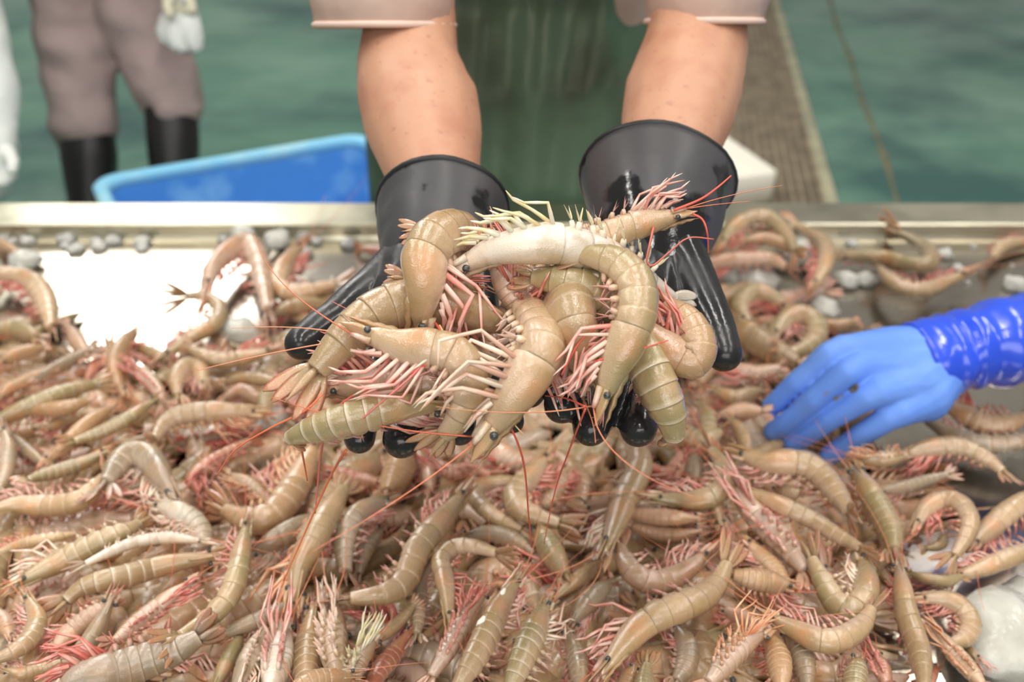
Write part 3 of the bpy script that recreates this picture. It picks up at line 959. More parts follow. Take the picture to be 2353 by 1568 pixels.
        for z in (0, 1):
            q = p - T*(Lb*.075) + B*(s_*Hh*(.06+.05*z)) + D*Hh*.06
            dd = (-T + B*(s_*R.uniform(0,.35)) + D*R.uniform(-.15,.3)).normalized()
            tube(mb, [q, q + dd*Lb*.05, q + dd*Lb*.10 + D*R.uniform(-.01,.01)*Lb], [Hh*.022, Hh*.016, Hh*.005], 4, [l1, l1, l1])
    mb.build('antennal_scales', M['shell'], root)
    # ---- walking legs, five pairs plus mouth legs
    lm = MB()
    def leg(u, s_, k):
        mbx = MB() if hero else lm
        p, T, D, B = sp.at(u)
        hh = interp([0,.1,.2,.33],[.3,.6,.86,1.0], u/cf*.37)
        b = p - D*(.46*Hh*hh) + B*(s_*Hh*.13)
        lean = R.uniform(.35, 1.3) - .06*k
        out = R.uniform(.04, .36)
        d1 = (-T*lean - D*.62 + B*(s_*out)).normalized()
        d2 = (-T*(lean*.8+R.uniform(-.1,.9)) - D*R.uniform(-.35,.45) + B*(s_*R.uniform(-.3,.25))).normalized()
        d3 = (d2*.7 - T*R.uniform(-.3,.5) - D*R.uniform(-.1,.6)).normalized()
        if spread:
            d1 = d1.lerp((-T*R.uniform(-.2,.5) - D + B*(s_*R.uniform(0,.3))).normalized(), spread).normalized()
            d2 = d2.lerp((-T*R.uniform(.2,1.1) - D*R.uniform(.1,.7) + B*(s_*R.uniform(-.2,.2))).normalized(), spread).normalized()
        ls = Hh*legs*(1.0 if hero else .86)*(.95 + .10*k)*R.uniform(.85, 1.15)
        q1 = b + d1*ls*.50; q2 = q1 + d2*ls*.50; q3 = q2 + d3*ls*.28
        rr = Hh*(.050 if k < 3 else .042)*R.uniform(.85,1.1)
        cA, cB = (l0, l1) if R.random() < .65 else (l1, lerp3(l1, l0, .5))
        pts_ = [b - d1*Hh*.05, b.lerp(q1,.5) - D*Hh*.01, q1, q1.lerp(q2,.5) + T*Hh*.01, q2, q2.lerp(q3,.6), q3]
        tube(mbx, pts_, [rr*1.25, rr*1.15, rr*.95, rr*.95, rr*.7, rr*.55, rr*.15], 6 if hero else 4, [cA, cA, cB, cA, cB, cA, cA])
        if hero: mbx.build('walking_leg', M['limb'], root)
    if legs > 0:
        for k in range(5):
            for s_ in (-1, 1):
                leg(cf*(.40 + .125*k), s_, k)
        # mouth legs hugging the head
        for k in range(2):
            for s_ in (-1, 1):
                p, T, D, B = sp.at(cf*(.22+.1*k))
                b = p - D*(.33*Hh) + B*(s_*Hh*.12)
                e = b - T*(Hh*(.55+.2*k)) - D*Hh*R.uniform(.05,.22) + B*(s_*Hh*R.uniform(0,.12))
                tube(lm, [b, b.lerp(e,.5) - D*Hh*.05, e], [Hh*.06, Hh*.05, Hh*.015], 4, [l0, l1, l0])
        if hero:
            lm.build('mouth_legs', M['limb'], root)
        else:
            lm.build('walking_legs', M['limb'], root, kind='stuff')
    # ---- swimmerets under the first five rings
    sm = MB()
    for j in range(5):
        for s_ in (-1, 1):
            mbx = MB() if hero else sm
            v = seg[j] + (seg[j+1]-seg[j])*.5
            p, T, D, B = sp.at(cf + (1-cf)*v)
            h = hb[j]
            b = p - D*(.40*Hh*h) + B*(s_*Hh*.17)
            sw = R.uniform(-.9, .25)
            d = (-D + T*sw*-1*-1 + B*(s_*R.uniform(0,.25))).normalized()
            m_ = b + d*Hh*.20*h
            tube(mbx, [b - d*Hh*.04, b.lerp(m_,.5), m_], [Hh*.075*h, Hh*.085*h, Hh*.06*h], 5, [flank, lerp3(flank,l0,.35), lerp3(l0,l1,.3)])
            for z in (0, 1):
                d2 = (d + T*(sw*.6 + R.uniform(-.35,.35)) + B*(s_*(.25*z-.1))).normalized()
                sd = d2.cross(D).normalized() if abs(d2.dot(D)) < .97 else B
                leaf(mbx, m_ - d2*Hh*.03, d2, T.cross(d2).normalized() if abs(T.dot(d2)) < .95 else B, sd, Hh*(.46-.08*z)*h, Hh*.17*h, Hh*.04, lerp3(l0,l1,.45), l1, 4, tip=0)
            if hero: mbx.build('swimmeret', M['limb'], root)
    if not hero: sm.build('swimmerets', M['limb'], root, kind='stuff')
    # ---- long feelers
    if not nofeel:
        for s_ in (-1, 1):
            p, T, D, B = sp.at(0.0)
            q = p - T*(Lb*.085) + B*(s_*Hh*.16) - D*Hh*.16
            d = (-T + B*(s_*R.uniform(.0,.5)) + D*R.uniform(-.3,.3)).normalized()
            pl = [q]
            ln = Lb*R.uniform(.5, 1.15)
            bend = Vector((R.uniform(-1,1), R.uniform(-1,1), R.uniform(-.25,.25)))
            for i in range(1, 6):
                d = (d + bend*.20).normalized()
                d.z = max(-.02 if i > 2 else .04, min(.22, d.z)); d.normalize()
                pl.append(pl[-1] + d*ln/5)
            mb = MB()
            cc = lerp3(lin((222,112,84)), lin((232,160,120)), R.random())
            tube(mb, crom(pl, 16), [Hh*.021*(1-.7*i/15) for i in range(16)], 4, [cc]*16)
            mb.build('antenna', M['feeler'], root)
    for ex_ in (extra or []):
        mb = MB(); r_ = ex_[0]; cc = lin(ex_[1]); P_ = crom(ex_[2], 26)
        tube(mb, P_, [r_*(1-.5*i/25) for i in range(26)], 5, [cc]*26)
        mb.build('antenna', M['feeler'], root)
    return root

NCAM = (CAM - at(1176, 800, .7)).normalized()

def heap_z(x, y):
    z = interp([470, 600, 800, 1000, 1568], [.010, .016, .034, .056, .082], y)
    z += .034*math.exp(-((x-1735)/130)**2 - ((y-550)/75)**2) + .022*math.exp(-((x-610)/130)**2 - ((y-575)/60)**2)
    k = max(0, min(1, (x-1980)/280)); k = k*k*(3-2*k)
    if y > 780: z *= 1 - .62*k
    return TZ + z
# ------------------------------------------------------------------ prawns held in the two gloves  (photo pixel x, y, depth)
HG = 'prawns held up in the gloves'
RED = (222,98,80); ORG = (228,122,84); YEL = (226,196,134); PNK = (226,130,120)
def X(r, c, pts): return (r, c, [at(*p) for p in pts])
held = [
 # pts, width px at carapace, roll, palette, limb, label, opts
 ([(965,738,.628),(972,695,.622),(977,645,.618),(976,592,.622),(1000,552,.632),(1045,532,.655),(1100,545,.69)], 118, 58, 'tan', 'pink',
  'plump tan prawn hanging head down over the left glove, topmost on that side', dict(tail=.5, extra=[X(.0009,RED,[(1000,742,.622),(1060,830,.60),(1150,945,.60),(1200,1050,.62),(1215,1190,.68),(1222,1258,.72)]), X(.0008,YEL,[(1010,748,.62),(1050,820,.60),(1120,905,.598),(1203,1000,.60)])])),
 ([(1072,608,.635),(1130,578,.628),(1200,566,.625),(1270,560,.628),(1340,572,.635),(1410,600,.655),(1475,645,.675),(1545,692,.69)], 100, -100, 'white', 'white',
  'white prawn lying on its back across the top, pale yellow legs in the air', dict(legs=.72, tail=.6, nofeel=True)),
 ([(1392,905,.600),(1410,850,.598),(1437,790,.597),(1461,720,.600),(1460,655,.606),(1425,612,.614),(1380,593,.620),(1338,588,.628)], 102, -82, 'olive', 'pink',
  'long curled olive prawn on top of the right glove, tail fan over the white one', dict(extra=[X(.0008,RED,[(1370,830,.595),(1440,812,.592),(1480,800,.592),(1535,783,.60)]), X(.0008,RED,[(1290,862,.605),(1330,790,.60),(1380,745,.598)]), X(.0007,RED,[(1345,935,.598),(1300,916,.615),(1252,910,.64)]), X(.0007,RED,[(1345,940,.598),(1310,1030,.64),(1275,1130,.70),(1250,1250,.745)])])),
 ([(1480,770,.655),(1435,722,.645),(1375,675,.637),(1295,650,.635),(1225,636,.640)], 100, -50, 'olive', 'pink',
  'greenish prawn tucked under the curled one, only its arched back showing', dict(tail=.9, nofeel=True)),
 ([(1350,868,.628),(1330,800,.620),(1314,735,.620),(1303,675,.648),(1292,625,.668)], 134, -28, 'tan', 'pink',
  'brown prawn pointing straight down between the two hands, pink legs beside it', dict()),
 ([(1165,748,.655),(1110,728,.648),(1045,705,.645),(965,694,.642),(885,712,.636),(820,755,.628),(770,805,.622),(728,852,.618)], 128, -35, 'tan', 'pink',
  'large tan prawn sprawled over the left thumb with its tail fan spread down left', dict(tail=1.15, nofeel=True, extra=[X(.0008,ORG,[(742,905,.61),(700,945,.61),(620,985,.62),(540,1035,.64),(497,1095,.66)])])),
 ([(850,768,.606),(920,793,.600),(985,800,.598),(1045,818,.597),(1078,865,.598),(1070,922,.602),(1048,968,.606),(1022,998,.612)], 100, 98, 'tan', 'pink',
  'tan prawn with its eye at left, bent down at right, thick pink legs hanging', dict(legs=1.2, spread=.5, extra=[X(.0009,PNK,[(1010,770,.596),(960,850,.592),(870,930,.592),(805,985,.60),(782,1000,.60)]), X(.0009,RED,[(985,835,.592),(900,880,.595),(820,905,.60),(760,945,.605)])])),
 ([(772,890,.635),(850,882,.632),(930,884,.632),(1005,893,.635),(1060,905,.64)], 92, -100, 'pink', 'red',
  'pink prawn mostly hidden below the bent one, grey eye showing at its left end', dict(nofeel=True)),
 ([(1002,934,.618),(940,934,.612),(870,946,.608),(802,962,.606),(742,980,.608),(692,998,.612),(668,1008,.616)], 92, -28, 'olive', 'pink',
  'olive prawn with white bands lying flat under the others at lower left', dict(tuck=1.9, tail=.5, bands=.95, extra=[X(.0009,ORG,[(690,1020,.62),(698,1060,.65),(706,1105,.67)]), X(.001,PNK,[(742,1012,.62),(735,1060,.66),(724,1180,.70)]), X(.001,ORG,[(795,1035,.62),(760,1095,.67),(705,1215,.70),(652,1335,.72)])])),
 ([(1128,988,.598),(1168,932,.594),(1210,868,.594),(1240,808,.600),(1238,760,.620),(1212,715,.645),(1180,690,.665)], 118, -104, 'tan', 'pale',
  'stout tan prawn in the middle pointing down left, long pale legs beside it', dict(legs=1.25, spread=.85)),
 ([(1478,748,.640),(1535,800,.632),(1588,828,.630),(1603,790,.632),(1575,735,.640),(1530,702,.650)], 92, -80, 'orange', 'red',
  'orange-pink prawn folded double at the far right of the handful', dict(nofeel=True, tail=.4)),
 ([(1438,730,.650),(1470,800,.638),(1500,862,.630),(1527,922,.627),(1542,966,.630),(1548,1005,.636)], 118, 14, 'olive', 'pink',
  'banded olive prawn seen from the back, hanging down past the right glove fingers', dict(tuck=1.5, tail=.45, cf=.25, nofeel=True, bands=.7)),
 ([(1552,497,.665),(1482,512,.662),(1410,532,.660),(1350,558,.662),(1290,592,.67)], 74, 95, 'tan', 'pink',
  'small orange-tan prawn on its back at the top right, snout pointing right', dict(legs=1.1, extra=[X(.0011,RED,[(1548,484,.66),(1610,458,.66),(1650,430,.66),(1680,404,.665)]), X(.0009,RED,[(1592,492,.66),(1614,505,.66),(1625,535,.66),(1628,582,.67)]), X(.0009,(206,112,96),[(1502,522,.655),(1492,565,.65),(1486,600,.65),(1500,611,.65),(1540,578,.65),(1582,547,.65),(1640,550,.655)])])),
 ([(1120,530,.685),(1060,528,.68),(1005,526,.676),(965,529,.675)], 52, 10, 'orange', 'red',
  'prawn behind the topmost left one, only its red tail poking out left', dict(tail=1.6, nofeel=True)),
 ([(1090,668,.672),(1030,655,.668),(975,645,.665),(925,640,.662)], 66, 15, 'tan', 'red',
  'prawn under the head-down one, red-edged tail fan showing beside the left thumb', dict(tail=1.3, nofeel=True)),
 ([(1135,610,.658),(1160,650,.652),(1195,700,.652),(1235,745,.655)], 74, -150, 'pink', 'red',
  'reddish belly-up prawn in the dark hollow in the middle of the handful', dict(legs=1.3, nofeel=True)),
 ([(1240,640,.665),(1180,720,.665),(1130,800,.662),(1100,880,.66)], 90, -150, 'pink', 'red',
  'pink prawn deep in the middle of the handful under the stout one', dict(legs=1.2, nofeel=True)),
]
for i, (pts, wpx, roll, pal, limb, label, o) in enumerate(held):
    P3 = [at(*p) for p in pts]
    dm = sum(p[2] for p in pts)/len(pts)
    make_prawn(P3, NCAM, wpx*dm/FPX, roll, pal, limb, label, HG, hero=True, seed=100+i, **o)

# ------------------------------------------------------------------ prawns on the table, measured in eight crops of the photo
REG = {'A': (0,900,2.3475), 'B': (600,1000,2.76), 'C': (1200,950,2.5375), 'D': (1700,1000,2.761), 'E': (0,450,2.768), 'F': (1600,450,2.4117)}
exec_rows = []
def row(reg, pts, w, roll, lift, pal, limb, label, **o):
    exec_rows.append((reg, pts, w, roll, lift, pal, limb, label, o))

# lower left quarter
row('A', [(1370,110),(1230,105),(1090,112),(960,135),(880,190),(835,260)], 118, -75, 2, 'tan', 'orange', 'tan prawn arching over a tangle of pink legs, left of the hanging tail fan')
row('A', [(930,560),(862,450),(792,355),(700,340),(625,410),(575,490)], 175, -55, 2, 'grey', 'pale', 'dusty grey humped prawn, head down, pale legs curled at its chin')
row('A', [(-40,640),(80,610),(200,615),(320,612),(430,585),(515,515),(575,450)], 118, -80, 1, 'tan', 'pink', 'prawn lying along the left edge with its tail under the grey humped one', legs=.8)
row('A', [(560,335),(450,385),(320,428),(200,460),(150,480)], 92, 15, 1, 'olive', 'orange', 'thin dark ringed prawn at the left, red tail plate standing above its right end')
row('A', [(-80,190),(20,145),(140,90),(260,40),(400,-10),(520,-40)], 108, 15, 2, 'olive', 'pink', 'long pale olive prawn slanting up from the left edge, belly rings even')
row('A', [(150,112),(250,100),(370,82),(470,55)], 82, 10, 2, 'orange', 'red', 'short tan prawn facing left with a black eye, near the left edge')
row('A', [(270,370),(370,270),(470,180),(590,95)], 92, 10, 1, 'orange', 'pink', 'orange-brown prawn slanting up right beside the black-eyed one')
row('A', [(830,50),(700,140),(600,195),(490,240),(400,270)], 90, 20, 2, 'olive', 'pink', 'yellowish prawn with pale rings, slanting parallel below the tan arch')
row('A', [(20,210),(45,320),(30,450),(-20,560)], 82, 80, 1, 'grey', 'pink', 'grey prawn bent along the very left edge')
row('A', [(60,230),(140,310),(240,390)], 68, 10, 0, 'grey', 'red', 'thin grey prawn under red legs at the left edge')
row('A', [(1690,300),(1625,440),(1555,570),(1450,680),(1330,690),(1220,640)], 175, 75, 1, 'orange', 'orange', 'big brown-orange prawn with an upright red tail plate, left of the glove fingers', tail=1.1)
row('A', [(1590,1085),(1615,950),(1680,820),(1742,700),(1805,600),(1850,530)], 190, -30, 3, 'tan', 'orange', 'big prawn head down, orange legs fanned on its left, below the left glove', legs=1.3)
row('A', [(1380,860),(1450,820),(1560,755),(1690,685)], 140, 30, 1, 'grey', 'pale', 'grey prawn head under the big head-down one, small dark eye spot')
row('A', [(860,620),(960,650),(1050,710),(1095,790),(1050,860)], 135, 70, 2, 'white', 'pale', 'whitish curled prawn with bony ridged back, under the grey humped one', legs=.8)
row('A', [(1090,805),(960,790),(830,792),(700,822),(580,872),(460,930)], 78, 120, 3, 'white', 'pale', 'slim whitish prawn on its back, small red tail fan at its left end', legs=1.4)
row('A', [(1140,892),(960,922),(820,955),(680,995),(560,1020),(440,1060),(360,1125)], 140, 14, 2, 'tan', 'pink', 'smooth tan prawn with clear white rings, snout pointing right', cf=.42, bands=.8)
row('A', [(120,1025),(280,940),(430,862),(560,800),(680,750),(745,715)], 135, -75, 2, 'olive', 'pale', 'grey-eyed prawn low on the left edge, cream legs folded along its top', legs=.9)
row('A', [(-20,870),(80,835),(180,810),(290,790),(400,770)], 76, -60, 2, 'tan', 'red', 'ringed prawn above the cream-legged one, coral legs raised along its back')
row('A', [(1328,730),(1302,860),(1282,980),(1232,1110),(1142,1210),(1045,1275),(970,1318)], 138, 65, 3, 'olive', 'pink', 'slender olive prawn standing head up, its split tail at lower left')
row('A', [(330,1620),(430,1545),(560,1520),(700,1480),(850,1430),(980,1380),(1070,1325)], 195, -85, 2, 'grey', 'red', 'large pale prawn at the bottom left, dark pink swimmerets fanned upward')
row('A', [(1020,1040),(930,1100),(830,1180),(720,1265),(620,1350)], 130, -150, 2, 'pink', 'red', 'pink prawn on its back with bundled legs, above the large pale one')
row('A', [(590,1140),(545,1240),(455,1400),(340,1560),(280,1660)], 135, 20, 1, 'grey', 'pink', 'dull grey prawn running to the bottom edge near the left corner')
row('A', [(150,1120),(200,1230),(165,1330),(80,1400),(-30,1450)], 125, 60, 2, 'tan', 'pink', 'prawn curled at the lower left edge with a pale elbow bend')
row('A', [(290,1390),(390,1290),(500,1205),(600,1140)], 120, -70, 1, 'pink', 'red', 'pinkish prawn under crossing red feelers at the lower left')
row('A', [(1180,1320),(1300,1270),(1430,1220),(1560,1170),(1680,1105)], 112, 40, 1, 'grey', 'orange', 'grey prawn pointing left under the orange leg fan, dark eye at its tip')
row('A', [(1160,1590),(1215,1480),(1265,1390),(1300,1330)], 92, 10, 0, 'olive', 'pink', 'small olive ringed prawn in a gap at the bottom edge')
row('A', [(1270,1640),(1320,1520),(1370,1400),(1420,1300)], 150, 160, 1, 'grey', 'pale', 'grey prawn on its back at the bottom edge beside the small olive one')
row('A', [(1530,1270),(1510,1380),(1490,1480),(1460,1600)], 165, 170, 2, 'white', 'pink', 'prawn belly up at the bottom edge, long white and pink legs', legs=1.2)
row('A', [(1690,1180),(1670,1320),(1655,1450),(1650,1620)], 178, 20, 1, 'tan', 'pink', 'broad smooth tan prawn going straight down to the bottom edge')
row('A', [(1800,1140),(1800,1280),(1800,1400),(1830,1560)], 165, 165, 2, 'tan', 'pale', 'prawn belly up with two rows of short cream swimmerets, left of centre bottom')
row('A', [(1900,1540),(1780,1545),(1650,1575),(1560,1640)], 130, 20, 3, 'orange', 'pale', 'tan prawn cut by the bottom edge, just its rounded back visible')
row('A', [(1080,560),(1040,470),(1120,400),(1240,330),(1340,270)], 115, 150, 0, 'red', 'red', 'dark reddish prawn on its back in the shade left of the hanging feelers', legs=1.3)
row('A', [(1250,450),(1350,500),(1430,570),(1500,640)], 100, 120, 0, 'tan', 'orange', 'tan prawn with spread orange swimmerets in the shaded hollow')
row('A', [(30,1500),(120,1520),(220,1500),(330,1460)], 90, -40, 1, 'tan', 'pink', 'tail end lying flat in the bottom left corner')
row('A', [(60,1330),(30,1250),(-20,1180)], 100, 60, 0, 'pink', 'red', 'reddish prawn at the left edge low down behind crossing feelers')
row('A', [(0,30),(60,-20),(160,-70),(260,-110)], 80, 30, 0, 'orange', 'red', 'orange prawn in shade at the left edge')
# lower middle
row('B', [(1270,385),(1182,500),(1085,610),(1000,710),(955,810),(915,915),(840,985),(720,1020),(570,1035)], 175, 80, 3, 'tan', 'pink', 'big glossy S-curved prawn in the middle front, tail fan pointing left', legs=1.0)
row('B', [(790,420),(660,465),(570,560),(532,680),(530,790),(545,865)], 145, -78, 2, 'grey', 'pink', 'slim prawn bent like a hook left of the glossy S-curved one')
row('B', [(760,600),(690,690),(640,790),(620,880)], 125, 30, 0, 'grey', 'pink', 'greyish prawn in the hollow behind the glossy S-curved one')
row('B', [(900,120),(880,210),(845,290),(800,370)], 205, 10, 1, 'orange', 'orange', 'golden ringed prawn directly under the left glove middle finger', cf=.25)
row('B', [(440,225),(540,265),(640,290),(740,300)], 135, 40, 0, 'red', 'red', 'red-orange prawn with crimson belly under the left glove')
row('B', [(1600,295),(1450,305),(1362,375),(1415,465),(1525,540),(1650,592)], 112, -80, 1, 'tan', 'pink', 'small prawn curled into a crescent left of a larger curl, in the middle')
row('B', [(1800,150),(1690,280),(1615,385),(1650,465),(1760,520),(1885,560)], 158, -80, 2, 'tan', 'red', 'tightly bent tan prawn with a bush of pink legs on its right, centre', legs=1.3)
row('B', [(1765,595),(1812,690),(1870,785),(1925,890)], 160, 10, 1, 'olive', 'orange', 'yellow-olive prawn with an orange cheek patch under the crossing feelers')
row('B', [(1195,1150),(1182,1020),(1160,900),(1145,795),(1230,715),(1350,710),(1490,750)], 128, 80, 3, 'tan', 'red', 'brown-gold prawn bent over like a cane, red comb of swimmerets inside')
row('B', [(1300,645),(1440,625),(1590,660),(1735,760)], 130, 20, 0, 'grey', 'pink', 'grey prawn with a bright glint, behind the cane-shaped one')
row('B', [(1090,800),(1015,910),(1008,1050),(1000,1180),(990,1260)], 112, -60, 1, 'grey', 'pink', 'narrow prawn hanging tail down between the S-curved and the cane-shaped one')
row('B', [(1615,930),(1520,1085),(1452,1220),(1390,1350),(1320,1480),(1230,1640)], 205, -50, 3, 'tan', 'pink', 'large smooth prawn at the bottom centre, snout up with a black eye')
row('B', [(1410,1010),(1315,1130),(1245,1260),(1172,1390),(1080,1530)], 135, 165, 2, 'pink', 'red', 'prawn belly up with ridged pink underside, left of the large smooth one', legs=1.0)
row('B', [(1800,1090),(1742,1230),(1682,1360),(1625,1500),(1570,1640)], 205, -55, 3, 'olive', 'pale', 'large yellow-green prawn at the bottom centre, long snout up, white legs on its right', legs=1.1)
row('B', [(1980,1190),(2030,1110),(2100,1030),(2200,950)], 150, 20, 1, 'grey', 'pink', 'shiny grey prawn back right of the long-snouted one')
row('B', [(1880,1020),(1965,950),(2060,880),(2160,815)], 125, -30, 0, 'tan', 'orange', 'ringed prawn back partly under the curved orange feeler')
row('B', [(720,1290),(650,1380),(590,1480),(560,1600)], 155, 160, 2, 'tan', 'white', 'prawn belly up with coiled white legs at the bottom edge', legs=1.2)
row('B', [(740,1310),(800,1250),(880,1180),(970,1080)], 100, -30, 1, 'tan', 'red', 'brown tail end pointing up right between two prawns at the bottom')
row('B', [(950,1250),(850,1380),(760,1490),(700,1600)], 150, 20, 0, 'red', 'red', 'rosy prawn in a gap at the bottom, left of the ridged belly')
row('B', [(1940,1260),(1995,1380),(2020,1500),(2020,1620)], 150, 30, 1, 'grey', 'pink', 'dark grey prawn at the bottom edge beside white legs')
row('B', [(1000,180),(1060,240),(1080,340)], 110, 60, 0, 'pink', 'red', 'pink prawn under the left glove ring finger')
row('B', [(1080,150),(1200,230),(1330,220),(1450,260)], 110, 160, 0, 'red', 'red', 'prawn with crimson legs in the shade between the two gloves', legs=1.4)
row('B', [(1500,60),(1560,140),(1650,180),(1760,160)], 160, 100, 0, 'pink', 'red', 'pink prawn on its side in the shade below the stout held one', legs=1.4)
# lower right middle
row('C', [(500,770),(550,640),(598,510),(660,390),(690,290),(650,190),(590,130)], 185, -50, 3, 'tan', 'pale', 'big upright prawn head down below the right glove, long cream legs on its left', legs=1.2)
row('C', [(790,492),(905,505),(1020,508),(1130,470),(1185,390),(1165,300),(1105,215)], 125, -82, 3, 'olive', 'pink', 'neat C-shaped golden prawn, eye at its left tip, right of the upright one')
row('C', [(1155,640),(1135,570),(1105,480),(1080,400)], 112, 20, 2, 'olive', 'pale', 'prawn head poking down under the C-shaped one, dark grey eye')
row('C', [(1290,245),(1420,285),(1550,285),(1670,310),(1765,390),(1850,500),(1900,570)], 168, 75, 3, 'tan', 'pink', 'large beige ringed prawn arched just below the blue glove fingertips', legs=.7)
row('C', [(1320,465),(1450,510),(1580,570),(1700,630),(1830,710),(1970,785)], 120, 70, 3, 'tan', 'red', 'long straight prawn slanting down right, crimson swimmerets below')
row('C', [(1230,420),(1330,560),(1450,685),(1560,800),(1650,920)], 150, 175, 2, 'pink', 'pink', 'long prawn on its back with tangled pink and white legs along it', legs=1.2)
row('C', [(1070,825),(980,900),(880,960),(760,985),(665,945),(605,870),(572,780)], 140, 80, 2, 'pink', 'pink', 'rosy prawn curved like a smile, legs pointing up inside')
row('C', [(495,1480),(580,1370),(680,1255),(800,1180),(930,1130),(1060,1070),(1140,985),(1190,880)], 205, -60, 3, 'tan', 'pink', 'biggest front prawn, round black eye at lower left and red tail up right', legs=1.1)
row('C', [(1560,1010),(1450,990),(1340,970),(1230,945)], 150, -70, 2, 'orange', 'red', 'orange prawn head with a mat of red legs below, right of the red tail')
row('C', [(1470,1200),(1600,1265),(1740,1325),(1870,1310),(1980,1235),(2035,1140)], 145, -80, 3, 'tan', 'pink', 'prawn curved like a boat, black eye at its left end, lower right')
row('C', [(1985,860),(2010,960),(1990,1075),(1910,1155),(1825,1100),(1755,980),(1690,850)], 150, 82, 2, 'olive', 'pale', 'V-bent golden prawn with a fan of coral legs inside the V')
row('C', [(1010,615),(880,610),(750,600),(620,580)], 112, 15, 2, 'pink', 'red', 'ringed tail lying level below the C-shaped prawn')
row('C', [(1020,690),(900,710),(780,700),(640,660)], 100, 20, 1, 'pink', 'pink', 'second ringed tail tucked just under the level one')
row('C', [(1000,780),(870,745),(750,710)], 95, 30, 0, 'grey', 'pink', 'greyish prawn in the gap above the smile-shaped one')
row('C', [(1405,1280),(1475,1380),(1505,1480),(1510,1600)], 170, 40, 2, 'orange', 'red', 'orange-brown prawn at the bottom edge with a split red belly')
row('C', [(1400,1285),(1300,1345),(1200,1440),(1090,1570)], 165, 150, 3, 'pink', 'orange', 'prawn on its back at the bottom edge, spiky orange legs standing up', legs=1.3)
row('C', [(1550,1290),(1620,1380),(1650,1480),(1660,1600)], 150, 20, 1, 'grey', 'pink', 'grey-green prawn back in a gap at the bottom right')
row('C', [(1960,1440),(1945,1530),(1930,1660)], 150, 20, 2, 'olive', 'pink', 'prawn head with eye at the bottom edge under the boat-shaped one')
row('C', [(690,1760),(705,1660),(715,1560),(725,1470)], 128, 10, 2, 'olive', 'red', 'tail fan standing up with a translucent red-edged plate, bottom edge', tail=1.5)
row('C', [(1170,1140),(1290,1190),(1410,1245)], 112, 40, 1, 'pink', 'red', 'pinkish prawn back between the big eyed one and the boat-shaped one')
row('C', [(990,240),(1000,310),(1005,400)], 120, 10, 1, 'grey', 'pink', 'smooth grey rounded back inside the C-shaped prawn')
row('C', [(900,60),(960,130),(1060,160),(1150,110)], 130, 70, 1, 'olive', 'orange', 'pale ringed prawn behind the hanging banded one', legs=.6)
row('C', [(780,330),(860,360),(920,300),(940,240)], 150, 150, 0, 'red', 'red', 'crimson belly of a prawn in the hollow left of the grey back', legs=1.2)
row('C', [(240,330),(200,430),(140,520),(60,560)], 110, -80, 0, 'tan', 'red', 'tan tail under pink leg bush, left of the upright prawn')
row('C', [(900,1250),(960,1350),(960,1460),(900,1560)], 150, 60, 0, 'grey', 'pink', 'dark grey prawn in the deep gap under the biggest front one')
row('C', [(650,1480),(620,1540),(590,1620)], 120, 40, 1, 'orange', 'pink', 'orange prawn cut by the bottom edge under the big black-eyed head')
row('C', [(1320,760),(1400,840),(1480,930),(1530,1010)], 120, 100, 1, 'orange', 'pink', 'narrow orange prawn between the back-lying and the orange-headed one')
row('C', [(1480,440),(1540,470),(1620,460)], 120, 60, 1, 'tan', 'pink', 'prawn piece glinting in the hollow under the beige ringed one')
# right
row('D', [(1050,125),(1190,82),(1330,72),(1450,92),(1570,160),(1665,235)], 128, 80, 3, 'tan', 'red', 'prawn right of the blue fingertips with a red moustache of legs, tail fan at right', legs=1.4)
row('D', [(720,150),(830,158),(950,150),(1050,128)], 105, -160, 2, 'olive', 'orange', 'short ringed prawn touching the blue glove fingertip from the right')
row('D', [(740,230),(825,370),(900,500),(955,615),(975,730)], 175, 12, 2, 'olive', 'orange', 'dark olive smooth prawn slanting down, right of the beige ringed one')
row('D', [(900,350),(1040,330),(1180,290),(1310,250)], 95, 40, 1, 'grey', 'pink', 'thin grey prawn under the red-moustached one')
row('D', [(1120,570),(1180,465),(1290,410),(1400,440),(1458,545),(1425,660),(1360,765)], 125, 80, 3, 'tan', 'red', 'hook-shaped prawn with a pink-red leg bundle, right of the dark olive one', legs=1.2)
row('D', [(1480,690),(1580,600),(1680,510),(1800,425),(1900,380)], 165, 60, 2, 'tan', 'red', 'prawn entering from the right edge, pink legs underneath', legs=1.1)
row('D', [(1390,892),(1520,852),(1650,800),(1810,742),(1920,700)], 128, -75, 2, 'tan', 'pink', 'prawn at the right edge with a black eye, over bare steel', legs=.7)
row('D', [(1010,840),(1032,980),(1052,1110),(1092,1230),(1132,1350),(1160,1480),(1170,1600)], 165, 20, 3, 'tan', 'red', 'long tan prawn seen from the back, running down to the bottom edge')
row('D', [(1160,1040),(1290,1040),(1400,1090),(1462,1190),(1430,1285),(1340,1325)], 135, 80, 2, 'tan', 'red', 'prawn curled round its own pink legs beside bare steel, lower right')
row('D', [(1230,1230),(1330,1350),(1430,1460),(1540,1590)], 132, 165, 3, 'orange', 'orange', 'orange prawn on its back at the lower right, running off the bottom', legs=1.0)
row('D', [(1500,1420),(1450,1370),(1390,1330)], 92, 20, 1, 'olive', 'pink', 'small dark prawn head with an eye beside the lower right ice')
row('D', [(1250,1480),(1200,1540),(1160,1620)], 120, 40, 0, 'red', 'red', 'reddish prawn under the orange back-lying one at the bottom edge')
row('D', [(870,1400),(900,1480),(930,1580)], 130, 150, 1, 'red', 'red', 'crimson leg mass of a prawn at the bottom edge, right of the eyed head', legs=1.4)
row('D', [(1300,640),(1270,700),(1180,720)], 80, 20, 0, 'olive', 'red', 'small prawn piece inside the hook-shaped one')
